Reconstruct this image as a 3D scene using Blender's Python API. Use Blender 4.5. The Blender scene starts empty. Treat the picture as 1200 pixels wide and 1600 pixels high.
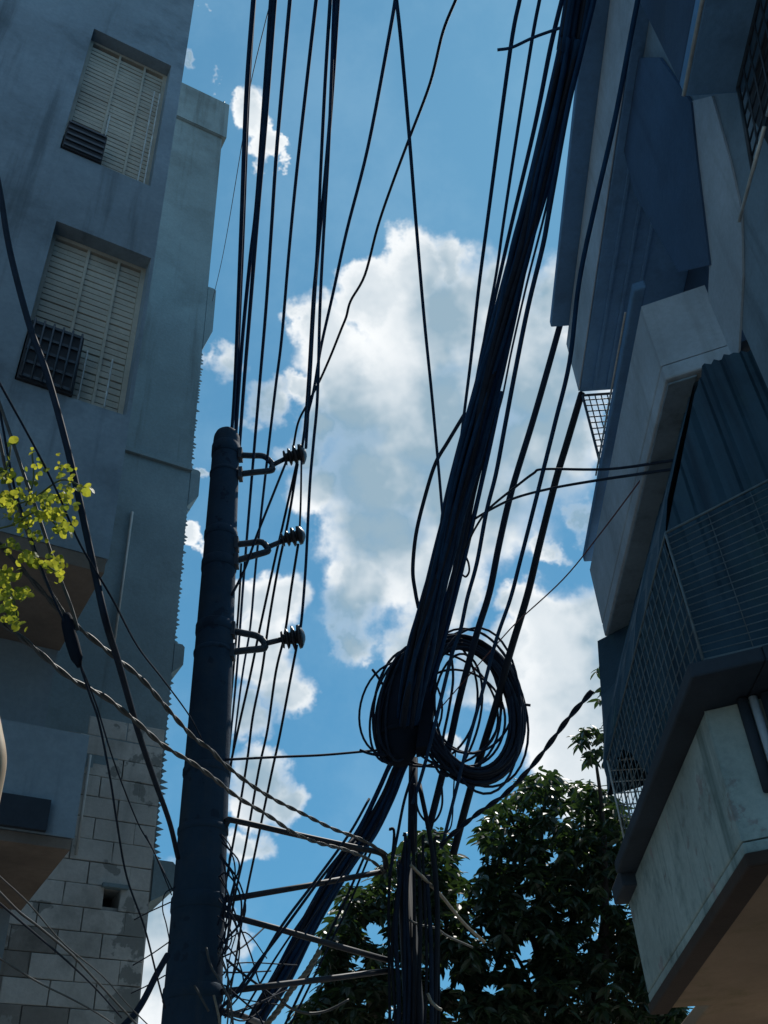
import bpy, math, random
from mathutils import Vector, Matrix
R = math.radians
rnd = random.Random(7)
S = bpy.context.scene
C = S.collection

# ------------------------------------------------------------------ camera
FPX, PITCH, ROLL, EYE = 1550.0, R(39.5), R(-4.0), 1.6
fw = Vector((0, math.cos(PITCH), math.sin(PITCH)))
up0 = Vector((0, -math.sin(PITCH), math.cos(PITCH)))
rt0 = Vector((1, 0, 0))
rt = rt0 * math.cos(ROLL) + up0 * math.sin(ROLL)
up = up0 * math.cos(ROLL) - rt0 * math.sin(ROLL)
cam = bpy.data.cameras.new('camera')
camo = bpy.data.objects.new('camera', cam)
C.objects.link(camo)
cam.sensor_fit = 'VERTICAL'
cam.sensor_height = 24.0
cam.sensor_width = 18.0
cam.lens = FPX / 1600 * 24.0
cam.clip_start = 0.05
cam.clip_end = 2000
mw = Matrix((rt, up, -fw)).transposed().to_4x4()
mw.translation = (0, 0, EYE)
camo.matrix_world = mw
S.camera = camo

# ------------------------------------------------------------------ light
SUN_EL, SUN_AZ = R(58), R(25)
sun_dir = Vector((math.sin(SUN_AZ) * math.cos(SUN_EL), math.cos(SUN_AZ) * math.cos(SUN_EL), math.sin(SUN_EL)))
sl = bpy.data.lights.new('sun', 'SUN')
sl.energy = 3.2
sl.angle = R(0.5)
sl.color = (1.0, 0.95, 0.87)
so = bpy.data.objects.new('sun', sl)
C.objects.link(so)
so.rotation_euler = sun_dir.to_track_quat('Z', 'Y').to_euler()
so.location = (0, 0, 40)
S.view_settings.view_transform = 'Standard'
S.view_settings.look = 'None'
S.view_settings.gamma = 1
S.view_settings.use_curve_mapping = False
S.view_settings.exposure = 0.25
S.cycles.max_bounces = 8
S.cycles.use_denoising = True

SKY_STRENGTH = 0.09
W = bpy.data.worlds.new('World')
S.world = W
W.use_nodes = True
W.cycles.sampling_method = 'NONE'


def ray(x, y):
    return (fw * FPX + rt * (x - 600) + up * (800 - y)).normalized()


def build_world():
    nt = W.node_tree
    nt.nodes.clear()
    N, L = nt.nodes.new, nt.links.new
    out = N('ShaderNodeOutputWorld')
    bg = N('ShaderNodeBackground')
    bg.inputs['Strength'].default_value = SKY_STRENGTH
    L(bg.outputs[0], out.inputs[0])
    sky = N('ShaderNodeTexSky')
    sky.sky_type = 'NISHITA'
    sky.sun_disc = False
    sky.sun_elevation = SUN_EL
    sky.sun_rotation = SUN_AZ
    sky.altitude = 0
    sky.air_density = 1.0
    sky.dust_density = 0.15
    sky.ozone_density = 2.0

    def val(v, sock):
        if isinstance(v, (int, float)):
            sock.default_value = v
        else:
            L(v, sock)

    def M(op, a, b=0.0, c=0.0, clamp=False):
        n = N('ShaderNodeMath')
        n.operation = op
        n.use_clamp = clamp
        val(a, n.inputs[0]); val(b, n.inputs[1]); val(c, n.inputs[2])
        return n.outputs[0]

    def ss(v, a, b):
        n = N('ShaderNodeMapRange')
        n.interpolation_type = 'SMOOTHSTEP'
        val(v, n.inputs[0])
        n.inputs[1].default_value = a
        n.inputs[2].default_value = b
        return n.outputs[0]

    tc = N('ShaderNodeTexCoord')
    D = tc.outputs['Generated']

    def noise(vec, scale, detail, rough, offs=None):
        n = N('ShaderNodeTexNoise')
        n.inputs['Scale'].default_value = scale
        n.inputs['Detail'].default_value = detail
        n.inputs['Roughness'].default_value = rough
        L(vec, n.inputs['Vector'])
        return n

    def vadd(a, b, op='ADD'):
        n = N('ShaderNodeVectorMath')
        n.operation = op
        L(a, n.inputs[0])
        if isinstance(b, (tuple, Vector)):
            n.inputs[1].default_value = b
        else:
            L(b, n.inputs[1])
        return n

    # (px, py, radius px) of each billow, turned into directions on the sky
    blobs = [(650, 415, 62), (705, 395, 40), (590, 455, 62), (700, 490, 110), (508, 525, 62), (470, 515, 30), (560, 610, 105),
             (675, 640, 140), (795, 545, 110), (845, 620, 105), (600, 745, 115), (725, 775, 135), (835, 720, 85), (860, 470, 60),
             (585, 850, 95), (670, 900, 85), (560, 935, 62), (500, 770, 55), (770, 430, 45), (890, 580, 80), (885, 480, 60), (880, 690, 75), (560, 1000, 40), (640, 985, 55), (700, 960, 50),
             (870, 1020, 95), (925, 955, 65), (960, 1060, 100), (890, 1130, 105), (935, 1190, 90), (830, 985, 55), (760, 1060, 60), (800, 970, 42), (900, 800, 35), (840, 860, 30),
             (420, 945, 55), (400, 1020, 62), (440, 1075, 45), (370, 940, 40), (395, 1205, 48), (430, 1235, 38), (370, 1110, 45), (365, 1290, 35),
             (240, 1400, 55), (245, 1530, 85), (345, 1455, 42), (200, 1480, 60), (300, 1500, 60),
             (410, 205, 38), (445, 225, 22), (388, 190, 18), (338, 568, 40), (400, 640, 36), (445, 625, 34), (495, 660, 48), (320, 605, 25), (470, 710, 42),
             (292, 830, 30), (318, 760, 14), (278, 122, 14), (328, 158, 13), (330, 40, 8), (1010, 1230, 60), (700, 1190, 28)]
    n1 = noise(D, 7.0, 6.0, 0.62)
    n2 = noise(D, 24.0, 4.0, 0.55)
    n4 = noise(D, 11.0, 4.0, 0.5)
    w1 = vadd(n1.outputs['Color'], (0.5, 0.5, 0.5), 'SUBTRACT').outputs[0]
    w2 = vadd(n2.outputs['Color'], (0.5, 0.5, 0.5), 'SUBTRACT').outputs[0]
    s1 = vadd(w1, (0.13, 0.13, 0.13), 'MULTIPLY').outputs[0]
    s2 = vadd(w2, (0.030, 0.030, 0.030), 'MULTIPLY').outputs[0]
    P0 = vadd(vadd(D, s1).outputs[0], s2).outputs[0]

    def field(P):
        acc = None
        for (x, y, r) in blobs:
            d = ray(x, y)
            ra = r / math.sqrt(FPX ** 2 + (x - 600) ** 2 + (y - 800) ** 2) * 1.12
            dist = vadd(P, tuple(d), 'DISTANCE').outputs['Value']
            f = M('MULTIPLY_ADD', dist, -1.0 / ra, 1.0)
            acc = f if acc is None else M('SMOOTH_MAX', acc, f, 0.16)
        return acc

    f0 = field(P0)
    # beyond the part of the sky in view the same kind of cloud goes on, spread on a flat layer
    sep = N('ShaderNodeSeparateXYZ')
    L(D, sep.inputs[0])
    zz = M('MAXIMUM', sep.outputs[2], 0.06)
    px = M('DIVIDE', sep.outputs[0], zz)
    py = M('DIVIDE', sep.outputs[1], zz)
    cmb = N('ShaderNodeCombineXYZ')
    L(px, cmb.inputs[0]); L(py, cmb.inputs[1])
    n3 = noise(cmb.outputs[0], 1.1, 7.0, 0.6)
    away = ss(vadd(D, tuple(ray(600, 800)), 'DISTANCE').outputs['Value'], 0.66, 0.85)
    g = M('MULTIPLY', M('MULTIPLY_ADD', n3.outputs['Fac'], 3.2, -1.68), away)
    gg = M('ADD', g, M('MULTIPLY_ADD', away, 1.0, -1.0))
    f = M('MAXIMUM', f0, gg)
    soft = M('MULTIPLY_ADD', ss(n4.outputs['Fac'], 0.35, 0.65), 0.60, 0.26)
    alpha = M('POWER', ss(M('DIVIDE', M('ADD', f, 0.05), soft), 0.0, 1.0), 1.15)
    thick = ss(f, 0.10, 0.62)
    fine = ss(n2.outputs['Fac'], 0.36, 0.66)
    big = ss(n4.outputs['Fac'], 0.34, 0.64)
    shade = M('MULTIPLY', thick, 0.95)
    shade = M('MULTIPLY', shade, M('MULTIPLY_ADD', big, 0.75, 0.35), clamp=True)
    shade = M('ADD', shade, M('MULTIPLY_ADD', fine, -0.09, 0.06), clamp=True)

    def mix(fac, a, b):
        n = N('ShaderNodeMix')
        n.data_type = 'RGBA'
        n.clamp_factor = True
        val(fac, n.inputs[0])
        for v, s in ((a, n.inputs[6]), (b, n.inputs[7])):
            if isinstance(v, tuple):
                s.default_value = v
            else:
                L(v, s)
        return n.outputs[2]

    k = 1.0 / SKY_STRENGTH
    white = (0.84 * k, 0.86 * k, 0.87 * k, 1)
    grey = (0.27 * k, 0.385 * k, 0.47 * k, 1)
    ccol = mix(shade, white, grey)
    # thin bright haze in the air round the sun
    tint = mix(0.0, sky.outputs[0], sky.outputs[0])
    tn = N('ShaderNodeMix'); tn.data_type = 'RGBA'; tn.blend_type = 'MULTIPLY'
    tn.inputs[0].default_value = 1.0
    L(tint, tn.inputs[6]); tn.inputs[7].default_value = SKY_TINT
    skyc = tn.outputs[2]
    sund = vadd(D, tuple(sun_dir), 'DISTANCE').outputs['Value']
    glow = M('MULTIPLY', ss(sund, 0.62, 0.05), 0.16)
    skyc = mix(glow, skyc, (0.42 * k, 0.60 * k, 0.74 * k, 1))
    # even bright haze of humid air over the whole sky
    skyc = mix(0.55, skyc, (0.110 * k, 0.300 * k, 0.488 * k, 1))
    # high thin veil
    veil = M('MULTIPLY', ss(n1.outputs['Fac'], 0.40, 0.70), 0.16)
    skyc = mix(veil, skyc, (0.35 * k, 0.55 * k, 0.70 * k, 1))
    L(mix(M('MULTIPLY', alpha, 0.97), skyc, ccol), bg.inputs[0])


SKY_TINT = (0.33, 0.86, 0.98, 1)
build_world()


# ------------------------------------------------------------------ helpers
def PT(x, y, Y):
    d = ray(x, y)
    p = d * (Y / d.y)
    return Vector((p.x, p.y, p.z + EYE))


def ONPLANE(x, y, p0, n):
    d = ray(x, y)
    e = Vector((0, 0, EYE))
    t = (Vector(p0) - e).dot(Vector(n)) / d.dot(Vector(n))
    return e + d * t


def PX(x, y, X):
    return ONPLANE(x, y, (X, 0, 0), (1, 0, 0))


def depth(p):
    return (p - Vector((0, 0, EYE))).dot(fw)


def project(p):
    q = Vector(p) - Vector((0, 0, EYE))
    z = q.dot(fw)
    return 600 + FPX * q.dot(rt) / z, 800 - FPX * q.dot(up) / z


class MB:
    def __init__(s):
        s.v, s.f, s.sm = [], [], []

    def add(s, vs, fs, smooth=False):
        b = len(s.v)
        s.v += [tuple(v) for v in vs]
        s.f += [tuple(i + b for i in f) for f in fs]
        s.sm += [smooth] * len(fs)
        return s

    def box(s, a, b, frame=None, bev=0.0):
        x0, y0, z0 = a
        x1, y1, z1 = b
        vs = [Vector((x, y, z)) for z in (z0, z1) for x, y in ((x0, y0), (x1, y0), (x1, y1), (x0, y1))]
        if frame:
            vs = [frame(*v) for v in vs]
        s.add(vs, [(3, 2, 1, 0), (4, 5, 6, 7), (0, 1, 5, 4), (1, 2, 6, 5), (2, 3, 7, 6), (3, 0, 4, 7)])
        return s

    def prism(s, base, top):
        n = len(base)
        s.add(list(base) + list(top), [tuple(range(n))[::-1], tuple(range(n, 2 * n))] + [(i, (i + 1) % n, n + (i + 1) % n, n + i) for i in range(n)])
        return s

    def tube(s, pts, r, sides=8, caps=True):
        pts = [Vector(p) for p in pts]
        n = len(pts)
        rr = r if isinstance(r, (list, tuple)) else [r] * n
        t0 = (pts[1] - pts[0]).normalized()
        ref = Vector((0, 0, 1)) if abs(t0.z) < 0.9 else Vector((1, 0, 0))
        u = t0.cross(ref).normalized()
        vs, fs = [], []
        for i, p in enumerate(pts):
            t = (pts[min(i + 1, n - 1)] - pts[max(i - 1, 0)]).normalized()
            u = (u - t * u.dot(t)).normalized()
            w = t.cross(u)
            for k in range(sides):
                a = 2 * math.pi * k / sides
                vs.append(p + (u * math.cos(a) + w * math.sin(a)) * rr[i])
        for i in range(n - 1):
            for k in range(sides):
                k2 = (k + 1) % sides
                fs.append((i * sides + k, i * sides + k2, (i + 1) * sides + k2, (i + 1) * sides + k))
        if caps:
            fs.append(tuple(range(sides))[::-1])
            fs.append(tuple((n - 1) * sides + k for k in range(sides)))
        s.add(vs, fs, True)
        return s

    def mesh(s, name, mat=None):
        me = bpy.data.meshes.new(name)
        me.from_pydata(s.v, [], s.f)
        me.polygons.foreach_set('use_smooth', s.sm)
        if mat:
            me.materials.append(mat)
        me.update()
        return me

    def build(s, name, mat, parent=None):
        o = bpy.data.objects.new(name, s.mesh(name, mat))
        C.objects.link(o)
        if parent:
            o.parent = parent
            o.matrix_parent_inverse = parent_inv(parent)
        return o


def parent_inv(p):
    return Matrix.Translation(-p.location) if p.parent is None else Matrix.Identity(4)


def tag(o, label=None, cat=None, group=None, kind=None):
    if label: o['label'] = label
    if cat: o['category'] = cat
    if group: o['group'] = group
    if kind: o['kind'] = kind
    return o


def thing(name, loc, label, cat, group=None):
    o = bpy.data.objects.new(name, None)
    o.empty_display_size = 0.2
    C.objects.link(o)
    o.location = loc
    return tag(o, label, cat, group)


def inst(name, me, parent, loc, rot=None, scale=None):
    o = bpy.data.objects.new(name, me)
    C.objects.link(o)
    o.location = loc
    if rot is not None: o.rotation_euler = rot
    if scale is not None: o.scale = scale
    if parent:
        o.parent = parent
        o.matrix_parent_inverse = parent_inv(parent)
    return o


def smooth_path(pts, per=6):
    pts = [Vector(p) for p in pts]
    if len(pts) < 3:
        a, b = pts[0], pts[-1]
        return [a.lerp(b, i / 8) for i in range(9)]
    ex = [pts[0] * 2 - pts[1]] + pts + [pts[-1] * 2 - pts[-2]]
    out = []
    for i in range(1, len(ex) - 2):
        p0, p1, p2, p3 = ex[i - 1:i + 3]
        for k in range(per):
            t = k / per
            out.append(0.5 * ((2 * p1) + (p2 - p0) * t + (2 * p0 - 5 * p1 + 4 * p2 - p3) * t * t + (3 * p1 - p0 - 3 * p2 + p3) * t ** 3))
    out.append(pts[-1])
    return out


def run(px, Y0, Y1):
    """points of a cable that is seen through the pixels px and lies Y0 m ahead at its first, Y1 m at its last"""
    L = [0.0]
    for a, b in zip(px, px[1:]):
        L.append(L[-1] + math.hypot(b[0] - a[0], b[1] - a[1]))
    d0, d1 = ray(*px[0]), ray(*px[-1])
    D0, D1 = Y0 / d0.y * d0.dot(fw), Y1 / d1.y * d1.dot(fw)
    out = []
    for p, l in zip(px, L):
        t = l / L[-1]
        D = 1.0 / ((1 - t) / D0 + t / D1)
        d = ray(*p)
        q = d * (D / d.dot(fw))
        out.append(Vector((q.x, q.y, q.z + EYE)))
    return out


# ------------------------------------------------------------------ materials
def mat_new(name):
    m = bpy.data.materials.new(name)
    m.use_nodes = True
    nt = m.node_tree
    return m, nt, nt.nodes['Principled BSDF']


def simple(name, col, rough=0.6, metal=0.0, var=0.25, scale=6.0, bump=0.0, bscale=40.0, spec=0.5):
    m, nt, b = mat_new(name)
    N, L = nt.nodes.new, nt.links.new
    b.inputs['Roughness'].default_value = rough
    b.inputs['Metallic'].default_value = metal
    b.inputs['Specular IOR Level'].default_value = spec
    g = N('ShaderNodeNewGeometry')
    n = N('ShaderNodeTexNoise')
    n.inputs['Scale'].default_value = scale
    n.inputs['Detail'].default_value = 5
    n.inputs['Roughness'].default_value = 0.65
    L(g.outputs['Position'], n.inputs['Vector'])
    r = N('ShaderNodeValToRGB')
    r.color_ramp.elements[0].position = 0.3
    r.color_ramp.elements[1].position = 0.7
    r.color_ramp.elements[0].color = tuple(c * (1 - var) for c in col) + (1,)
    r.color_ramp.elements[1].color = tuple(min(1, c * (1 + var)) for c in col) + (1,)
    L(n.outputs['Fac'], r.inputs[0])
    L(r.outputs[0], b.inputs['Base Color'])
    if bump:
        n2 = N('ShaderNodeTexNoise')
        n2.inputs['Scale'].default_value = bscale
        n2.inputs['Detail'].default_value = 4
        L(g.outputs['Position'], n2.inputs['Vector'])
        bp = N('ShaderNodeBump')
        bp.inputs['Strength'].default_value = bump
        bp.inputs['Distance'].default_value = 0.01
        L(n2.outputs['Fac'], bp.inputs['Height'])
        L(bp.outputs[0], b.inputs['Normal'])
    return m


def plaster(name, col, dirt=(0.06, 0.065, 0.06), amount=0.5, streak=0.5, patch=None, rough=0.85, scale=0.8, moss=None):
    """painted render with blotches, rain streaks that run down, and optional peeled patches"""
    m, nt, b = mat_new(name)
    N, L = nt.nodes.new, nt.links.new
    b.inputs['Roughness'].default_value = rough
    b.inputs['Specular IOR Level'].default_value = 0.25
    g = N('ShaderNodeNewGeometry')

    def noise(scale, detail=6, rg=0.65, st=None):
        n = N('ShaderNodeTexNoise')
        n.inputs['Scale'].default_value = scale
        n.inputs['Detail'].default_value = detail
        n.inputs['Roughness'].default_value = rg
        if st:
            mp = N('ShaderNodeMapping')
            mp.inputs['Scale'].default_value = st
            L(g.outputs['Position'], mp.inputs[0])
            L(mp.outputs[0], n.inputs['Vector'])
        else:
            L(g.outputs['Position'], n.inputs['Vector'])
        return n.outputs['Fac']

    def ramp(f, a, bb, lo, hi):
        r = N('ShaderNodeMapRange')
        r.interpolation_type = 'SMOOTHSTEP'
        L(f, r.inputs[0])
        r.inputs[1].default_value, r.inputs[2].default_value = a, bb
        r.inputs[3].default_value, r.inputs[4].default_value = lo, hi
        return r.outputs[0]

    def mix(f, a, bb):
        n = N('ShaderNodeMix')
        n.data_type = 'RGBA'
        L(f, n.inputs[0])
        for v, s in ((a, n.inputs[6]), (bb, n.inputs[7])):
            if isinstance(v, tuple): s.default_value = v if len(v) == 4 else v + (1,)
            else: L(v, s)
        return n.outputs[2]

    base = mix(ramp(noise(scale * 0.9, 4), 0.3, 0.7, 0, 1), tuple(c * 0.82 for c in col), tuple(c * 1.14 for c in col))
    c1 = mix(ramp(noise(scale * 1.7), 0.48, 0.75, 0, amount), base, dirt)
    c2 = mix(ramp(noise(1.0, 5, 0.6, (5.0, 5.0, 0.28)), 0.52, 0.72, 0, streak), c1, dirt)
    if patch:
        c2 = mix(ramp(noise(scale * 2.6, 7, 0.55), 0.60, 0.625, 0, 0.85), c2, patch)
    if moss:
        c2 = mix(ramp(noise(scale * 1.3, 7, 0.7), 0.52, 0.70, 0, 0.6), c2, moss)
    c3 = mix(ramp(noise(28, 5, 0.7), 0.3, 0.7, 0.0, 0.18), c2, dirt)
    L(c3, b.inputs['Base Color'])
    bp = N('ShaderNodeBump')
    bp.inputs['Strength'].default_value = 0.35
    bp.inputs['Distance'].default_value = 0.012
    L(noise(22, 8, 0.7), bp.inputs['Height'])
    L(bp.outputs[0], b.inputs['Normal'])
    return m


def leaf_mat(name, col, trans, tr=0.45, gloss=0.35, per_object=False):
    m, nt, b = mat_new(name)
    N, L = nt.nodes.new, nt.links.new
    oi = N('ShaderNodeNewGeometry')
    r = N('ShaderNodeValToRGB')
    if per_object:
        ob = N('ShaderNodeObjectInfo')
        L(ob.outputs['Random'], r.inputs[0])
    else:
        L(oi.outputs['Random Per Island'], r.inputs[0])
    e = r.color_ramp.elements
    e[0].color = tuple(c * 0.65 for c in col) + (1,)
    e[1].color = tuple(c * 1.3 for c in col) + (1,)
    L(r.outputs[0], b.inputs['Base Color'])
    b.inputs['Roughness'].default_value = gloss
    t = N('ShaderNodeBsdfTranslucent')
    r2 = N('ShaderNodeValToRGB')
    L(ob.outputs['Random'] if per_object else oi.outputs['Random Per Island'], r2.inputs[0])
    e2 = r2.color_ramp.elements
    e2[0].color = tuple(c * 0.45 for c in trans) + (1,)
    e2[1].color = tuple(min(1, c * k_) for c, k_ in zip(trans, (1.45, 1.05, 0.9))) + (1,)
    L(r2.outputs[0], t.inputs[0])
    ms = N('ShaderNodeMixShader')
    ms.inputs[0].default_value = tr
    L(b.outputs[0], ms.inputs[1]); L(t.outputs[0], ms.inputs[2])
    L(ms.outputs[0], nt.nodes['Material Output'].inputs[0])
    return m


MAT = dict(
    cable=simple('black_cable_sheath', (0.010, 0.020, 0.040), 0.75, var=0.3, scale=12, spec=0.2),
    cable_flare=simple('flare_tinted_sheath', (0.009, 0.040, 0.105), 0.8, var=0.25, scale=8, spec=0.12),  # blue veil of lens flare put into the black sheath's colour
    cable_grey=simple('faded_cable_sheath', (0.055, 0.06, 0.062), 0.6, var=0.4, scale=20),
    cable_tan=simple('tan_cable', (0.22, 0.20, 0.155), 0.5, var=0.3, scale=25),
    cable_red=simple('maroon_wire', (0.09, 0.03, 0.035), 0.5, var=0.2),
    pole=plaster('dark_weathered_pole', (0.017, 0.047, 0.088), (0.045, 0.065, 0.085), 0.5, 0.6, scale=2.0, patch=(0.010, 0.025, 0.05)),
    iron=simple('painted_iron', (0.018, 0.036, 0.06), 0.55, var=0.3, scale=15),
    pipe=simple('rusty_steel_pipe', (0.018, 0.024, 0.036), 0.6, metal=0.2, var=0.4, scale=10),
    porcelain=simple('brown_black_porcelain', (0.014, 0.016, 0.022), 0.4, var=0.2),
    closure=simple('black_plastic', (0.008, 0.014, 0.026), 0.85, var=0.2, spec=0.1),
    left_wall=plaster('blue_grey_plaster', (0.245, 0.325, 0.395), (0.06, 0.085, 0.105), amount=0.6, streak=0.6, scale=0.7),
    left_soffit=plaster('brown_stained_soffit', (0.20, 0.165, 0.14), (0.05, 0.045, 0.04), 0.5, 0.2),
    far_wall=plaster('grey_plaster', (0.23, 0.32, 0.355), (0.07, 0.08, 0.075), 0.45, 0.4, scale=0.5),
    block=plaster('pale_block', (0.60, 0.59, 0.55), (0.16, 0.165, 0.155), 0.6, 0.35, scale=0.9, patch=(0.22, 0.23, 0.215)),
    block_dark=plaster('damp_stained_block', (0.32, 0.30, 0.27), (0.10, 0.095, 0.085), 0.7, 0.4, scale=1.4, patch=(0.42, 0.41, 0.38)),
    mortar=plaster('dark_mortar', (0.46, 0.455, 0.43), (0.10, 0.10, 0.10), 0.5, 0.3),
    shutter=plaster('cream_shutter', (0.45, 0.44, 0.385), (0.2, 0.19, 0.16), 0.35, 0.35, scale=1.5, rough=0.6),
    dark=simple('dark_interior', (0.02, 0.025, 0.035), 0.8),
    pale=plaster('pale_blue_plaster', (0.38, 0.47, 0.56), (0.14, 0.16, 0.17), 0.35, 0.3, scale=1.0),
    cap=plaster('blue_painted_concrete', (0.11, 0.24, 0.42), (0.06, 0.09, 0.13), 0.35, 0.2, scale=1.0),
    soffit=plaster('navy_soffit', (0.13, 0.30, 0.54), (0.05, 0.10, 0.18), 0.4, 0.3, scale=0.9),
    right_wall=plaster('slate_plaster', (0.19, 0.28, 0.36), (0.05, 0.07, 0.09), 0.5, 0.4, scale=0.7),
    teal=plaster('worn_teal_paint', (0.36, 0.45, 0.45), (0.07, 0.13, 0.13), 0.7, 0.85, scale=1.6, patch=(0.34, 0.33, 0.34), moss=(0.06, 0.10, 0.09)),
    coping=plaster('dark_coping', (0.035, 0.05, 0.07), (0.015, 0.02, 0.03), 0.5, 0.3),
    brown_edge=plaster('dark_brown_edge', (0.06, 0.04, 0.032), (0.03, 0.022, 0.02), 0.5, 0.3),
    brown=plaster('tan_soffit', (0.36, 0.25, 0.17), (0.20, 0.15, 0.10), 0.3, 0.1, scale=0.8, moss=(0.15, 0.14, 0.05)),
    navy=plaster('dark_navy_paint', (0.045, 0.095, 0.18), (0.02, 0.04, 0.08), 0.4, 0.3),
    black=simple('soot_black_sheath', (0.010, 0.014, 0.022), 0.7, var=0.3, spec=0.2),
    tarp=plaster('navy_tarpaulin', (0.026, 0.066, 0.105), (0.010, 0.026, 0.048), 0.6, 0.8, scale=1.6, moss=(0.035, 0.085, 0.09), rough=0.65),
    grille=simple('grey_grille_paint', (0.085, 0.125, 0.15), 0.5, metal=0.0, var=0.3, scale=12),
    grille_pale=simple('pale_grille_paint', (0.42, 0.45, 0.45), 0.45, metal=0.2, var=0.3, scale=12),
    pvc=simple('pale_plastic_pipe', (0.50, 0.50, 0.47), 0.5, var=0.2),
    beige=simple('beige_plastic', (0.55, 0.42, 0.28), 0.6, var=0.15),
    bark=simple('tree_bark', (0.05, 0.04, 0.035), 0.9, var=0.4, scale=14, bump=0.5),
    leaf=leaf_mat('mango_leaf', (0.026, 0.052, 0.032), (0.07, 0.17, 0.035), 0.22, 0.42),
    lime=leaf_mat('lime_leaf', (0.22, 0.26, 0.03), (0.50, 0.66, 0.06), 0.60, 0.5, True),
    lime_mass=leaf_mat('lime_leaf_mass', (0.20, 0.25, 0.03), (0.46, 0.60, 0.06), 0.60, 0.5),
    twig=simple('green_twig', (0.08, 0.10, 0.03), 0.8),
    ground=simple('bounce_ground', (0.30, 0.26, 0.21), 0.95, var=0.3, scale=2, bump=0.4),  # unseen ground, colour raised so it bounces light onto the walls
    road=simple('bounce_lane', (0.28, 0.26, 0.235), 0.9, var=0.3, scale=4, bump=0.4, bscale=60),  # unseen lane, paled to brighten the lower walls by bounce
)

# ------------------------------------------------------------------ ground
g = MB().add([(-400, -400, 0), (400, -400, 0), (400, 400, 0), (-400, 400, 0)], [(0, 1, 2, 3)]).build('ground', MAT['ground'])
tag(g, 'unseen bare ground between the houses, paled to bounce light up', None, None, 'structure')
rd = MB().add([(-1.25, -30, .004), (1.2, -30, .004), (1.2, 60, .004), (-1.25, 60, .004)], [(0, 1, 2, 3)]).build('road', MAT['road'])
tag(rd, 'unseen narrow lane between the houses, kept pale to bounce light', None, None, 'structure')

# ------------------------------------------------------------------ left buildings
AZ = R(58)
du = Vector((math.sin(AZ), math.cos(AZ), 0))        # along the facade, to the right
dn = Vector((math.cos(AZ), -math.sin(AZ), 0))       # out of the facade, towards the lane


def corner(az, nd):
    a = R(az)
    d = nd / math.cos(a + R(32))
    return Vector((math.sin(a) * d, math.cos(a) * d, 0))


NEAR = corner(-19.55, 4.7)
FAR = corner(-14.55, 9.5)


def frame_at(O):
    def F(u, v, z):
        return O + du * u + dn * v + Vector((0, 0, z))
    return F


def uz(O, v, x, y):
    p = ONPLANE(x, y, O + dn * v, dn)
    return (p - O).dot(du), p.z


def wall_holes(mb, F, u0, u1, z0, z1, v, thick, holes):
    us = sorted({u0, u1} | {h[0] for h in holes} | {h[1] for h in holes})
    zs = sorted({z0, z1} | {h[2] for h in holes} | {h[3] for h in holes})
    for a, b in zip(us, us[1:]):
        for c, d in zip(zs, zs[1:]):
            if any(h[0] - 1e-6 <= a and b <= h[1] + 1e-6 and h[2] - 1e-6 <= c and d <= h[3] + 1e-6 for h in holes):
                continue
            mb.add([F(a, v, c), F(b, v, c), F(b, v, d), F(a, v, d)], [(0, 1, 2, 3)])
    for h in holes:
        a, b, c, d = h
        w = v - thick
        mb.add([F(a, v, c), F(b, v, c), F(b, v, d), F(a, v, d), F(a, w, c), F(b, w, c), F(b, w, d), F(a, w, d)],
               [(0, 4, 5, 1), (1, 5, 6, 2), (2, 6, 7, 3), (3, 7, 4, 0)])
    # the other faces of the block
    w = v - thick
    mb.add([F(u0, v, z0), F(u1, v, z0), F(u1, v, z1), F(u0, v, z1), F(u0, w, z0), F(u1, w, z0), F(u1, w, z1), F(u0, w, z1)],
           [(0, 4, 5, 1), (1, 5, 6, 2), (2, 6, 7, 3), (3, 7, 4, 0)])


FN = frame_at(NEAR)
near = thing('apartment_building', NEAR + Vector((0, 0, 0)), 'blue-grey block with cream shuttered windows in an overhanging bay', 'building')
ZB = 3.53 + EYE
NW = uz(NEAR, 0, 165, 880)
holes = []
wins = [((142, 42), (268, 103), (235, 292), (100, 232)), ((78, 340), (238, 405), (195, 650), (35, 595))]
for tl, tr_, br, bl in wins:
    u0 = (uz(NEAR, 0, *tl)[0] + uz(NEAR, 0, *bl)[0]) / 2
    u1 = (uz(NEAR, 0, *tr_)[0] + uz(NEAR, 0, *br)[0]) / 2
    z1 = (uz(NEAR, 0, *tl)[1] + uz(NEAR, 0, *tr_)[1]) / 2
    z0 = (uz(NEAR, 0, *bl)[1] + uz(NEAR, 0, *br)[1]) / 2
    holes.append((u0, u1, z0, z1))

mb = MB()
wall_holes(mb, FN, -7.0, 0.0, ZB, 13.6, 0.0, 0.17, holes)
mb.build('bay_wall', MAT['left_wall'], near)
# body behind: recessed ground wall and dark interior
b = MB()
b.box((-7.0, -6.0, 0), (-0.02, -0.93, ZB + 0.0), FN)
b.build('wall', MAT['left_wall'], near)
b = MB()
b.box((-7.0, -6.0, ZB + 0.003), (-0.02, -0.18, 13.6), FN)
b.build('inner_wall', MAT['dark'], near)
# soffit of the bay, a thin slab below it
MB().box((-7.0, -0.926, ZB - 0.10), (-0.012, -0.004, ZB - 0.003), FN).build('soffit', MAT['left_soffit'], near)
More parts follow.
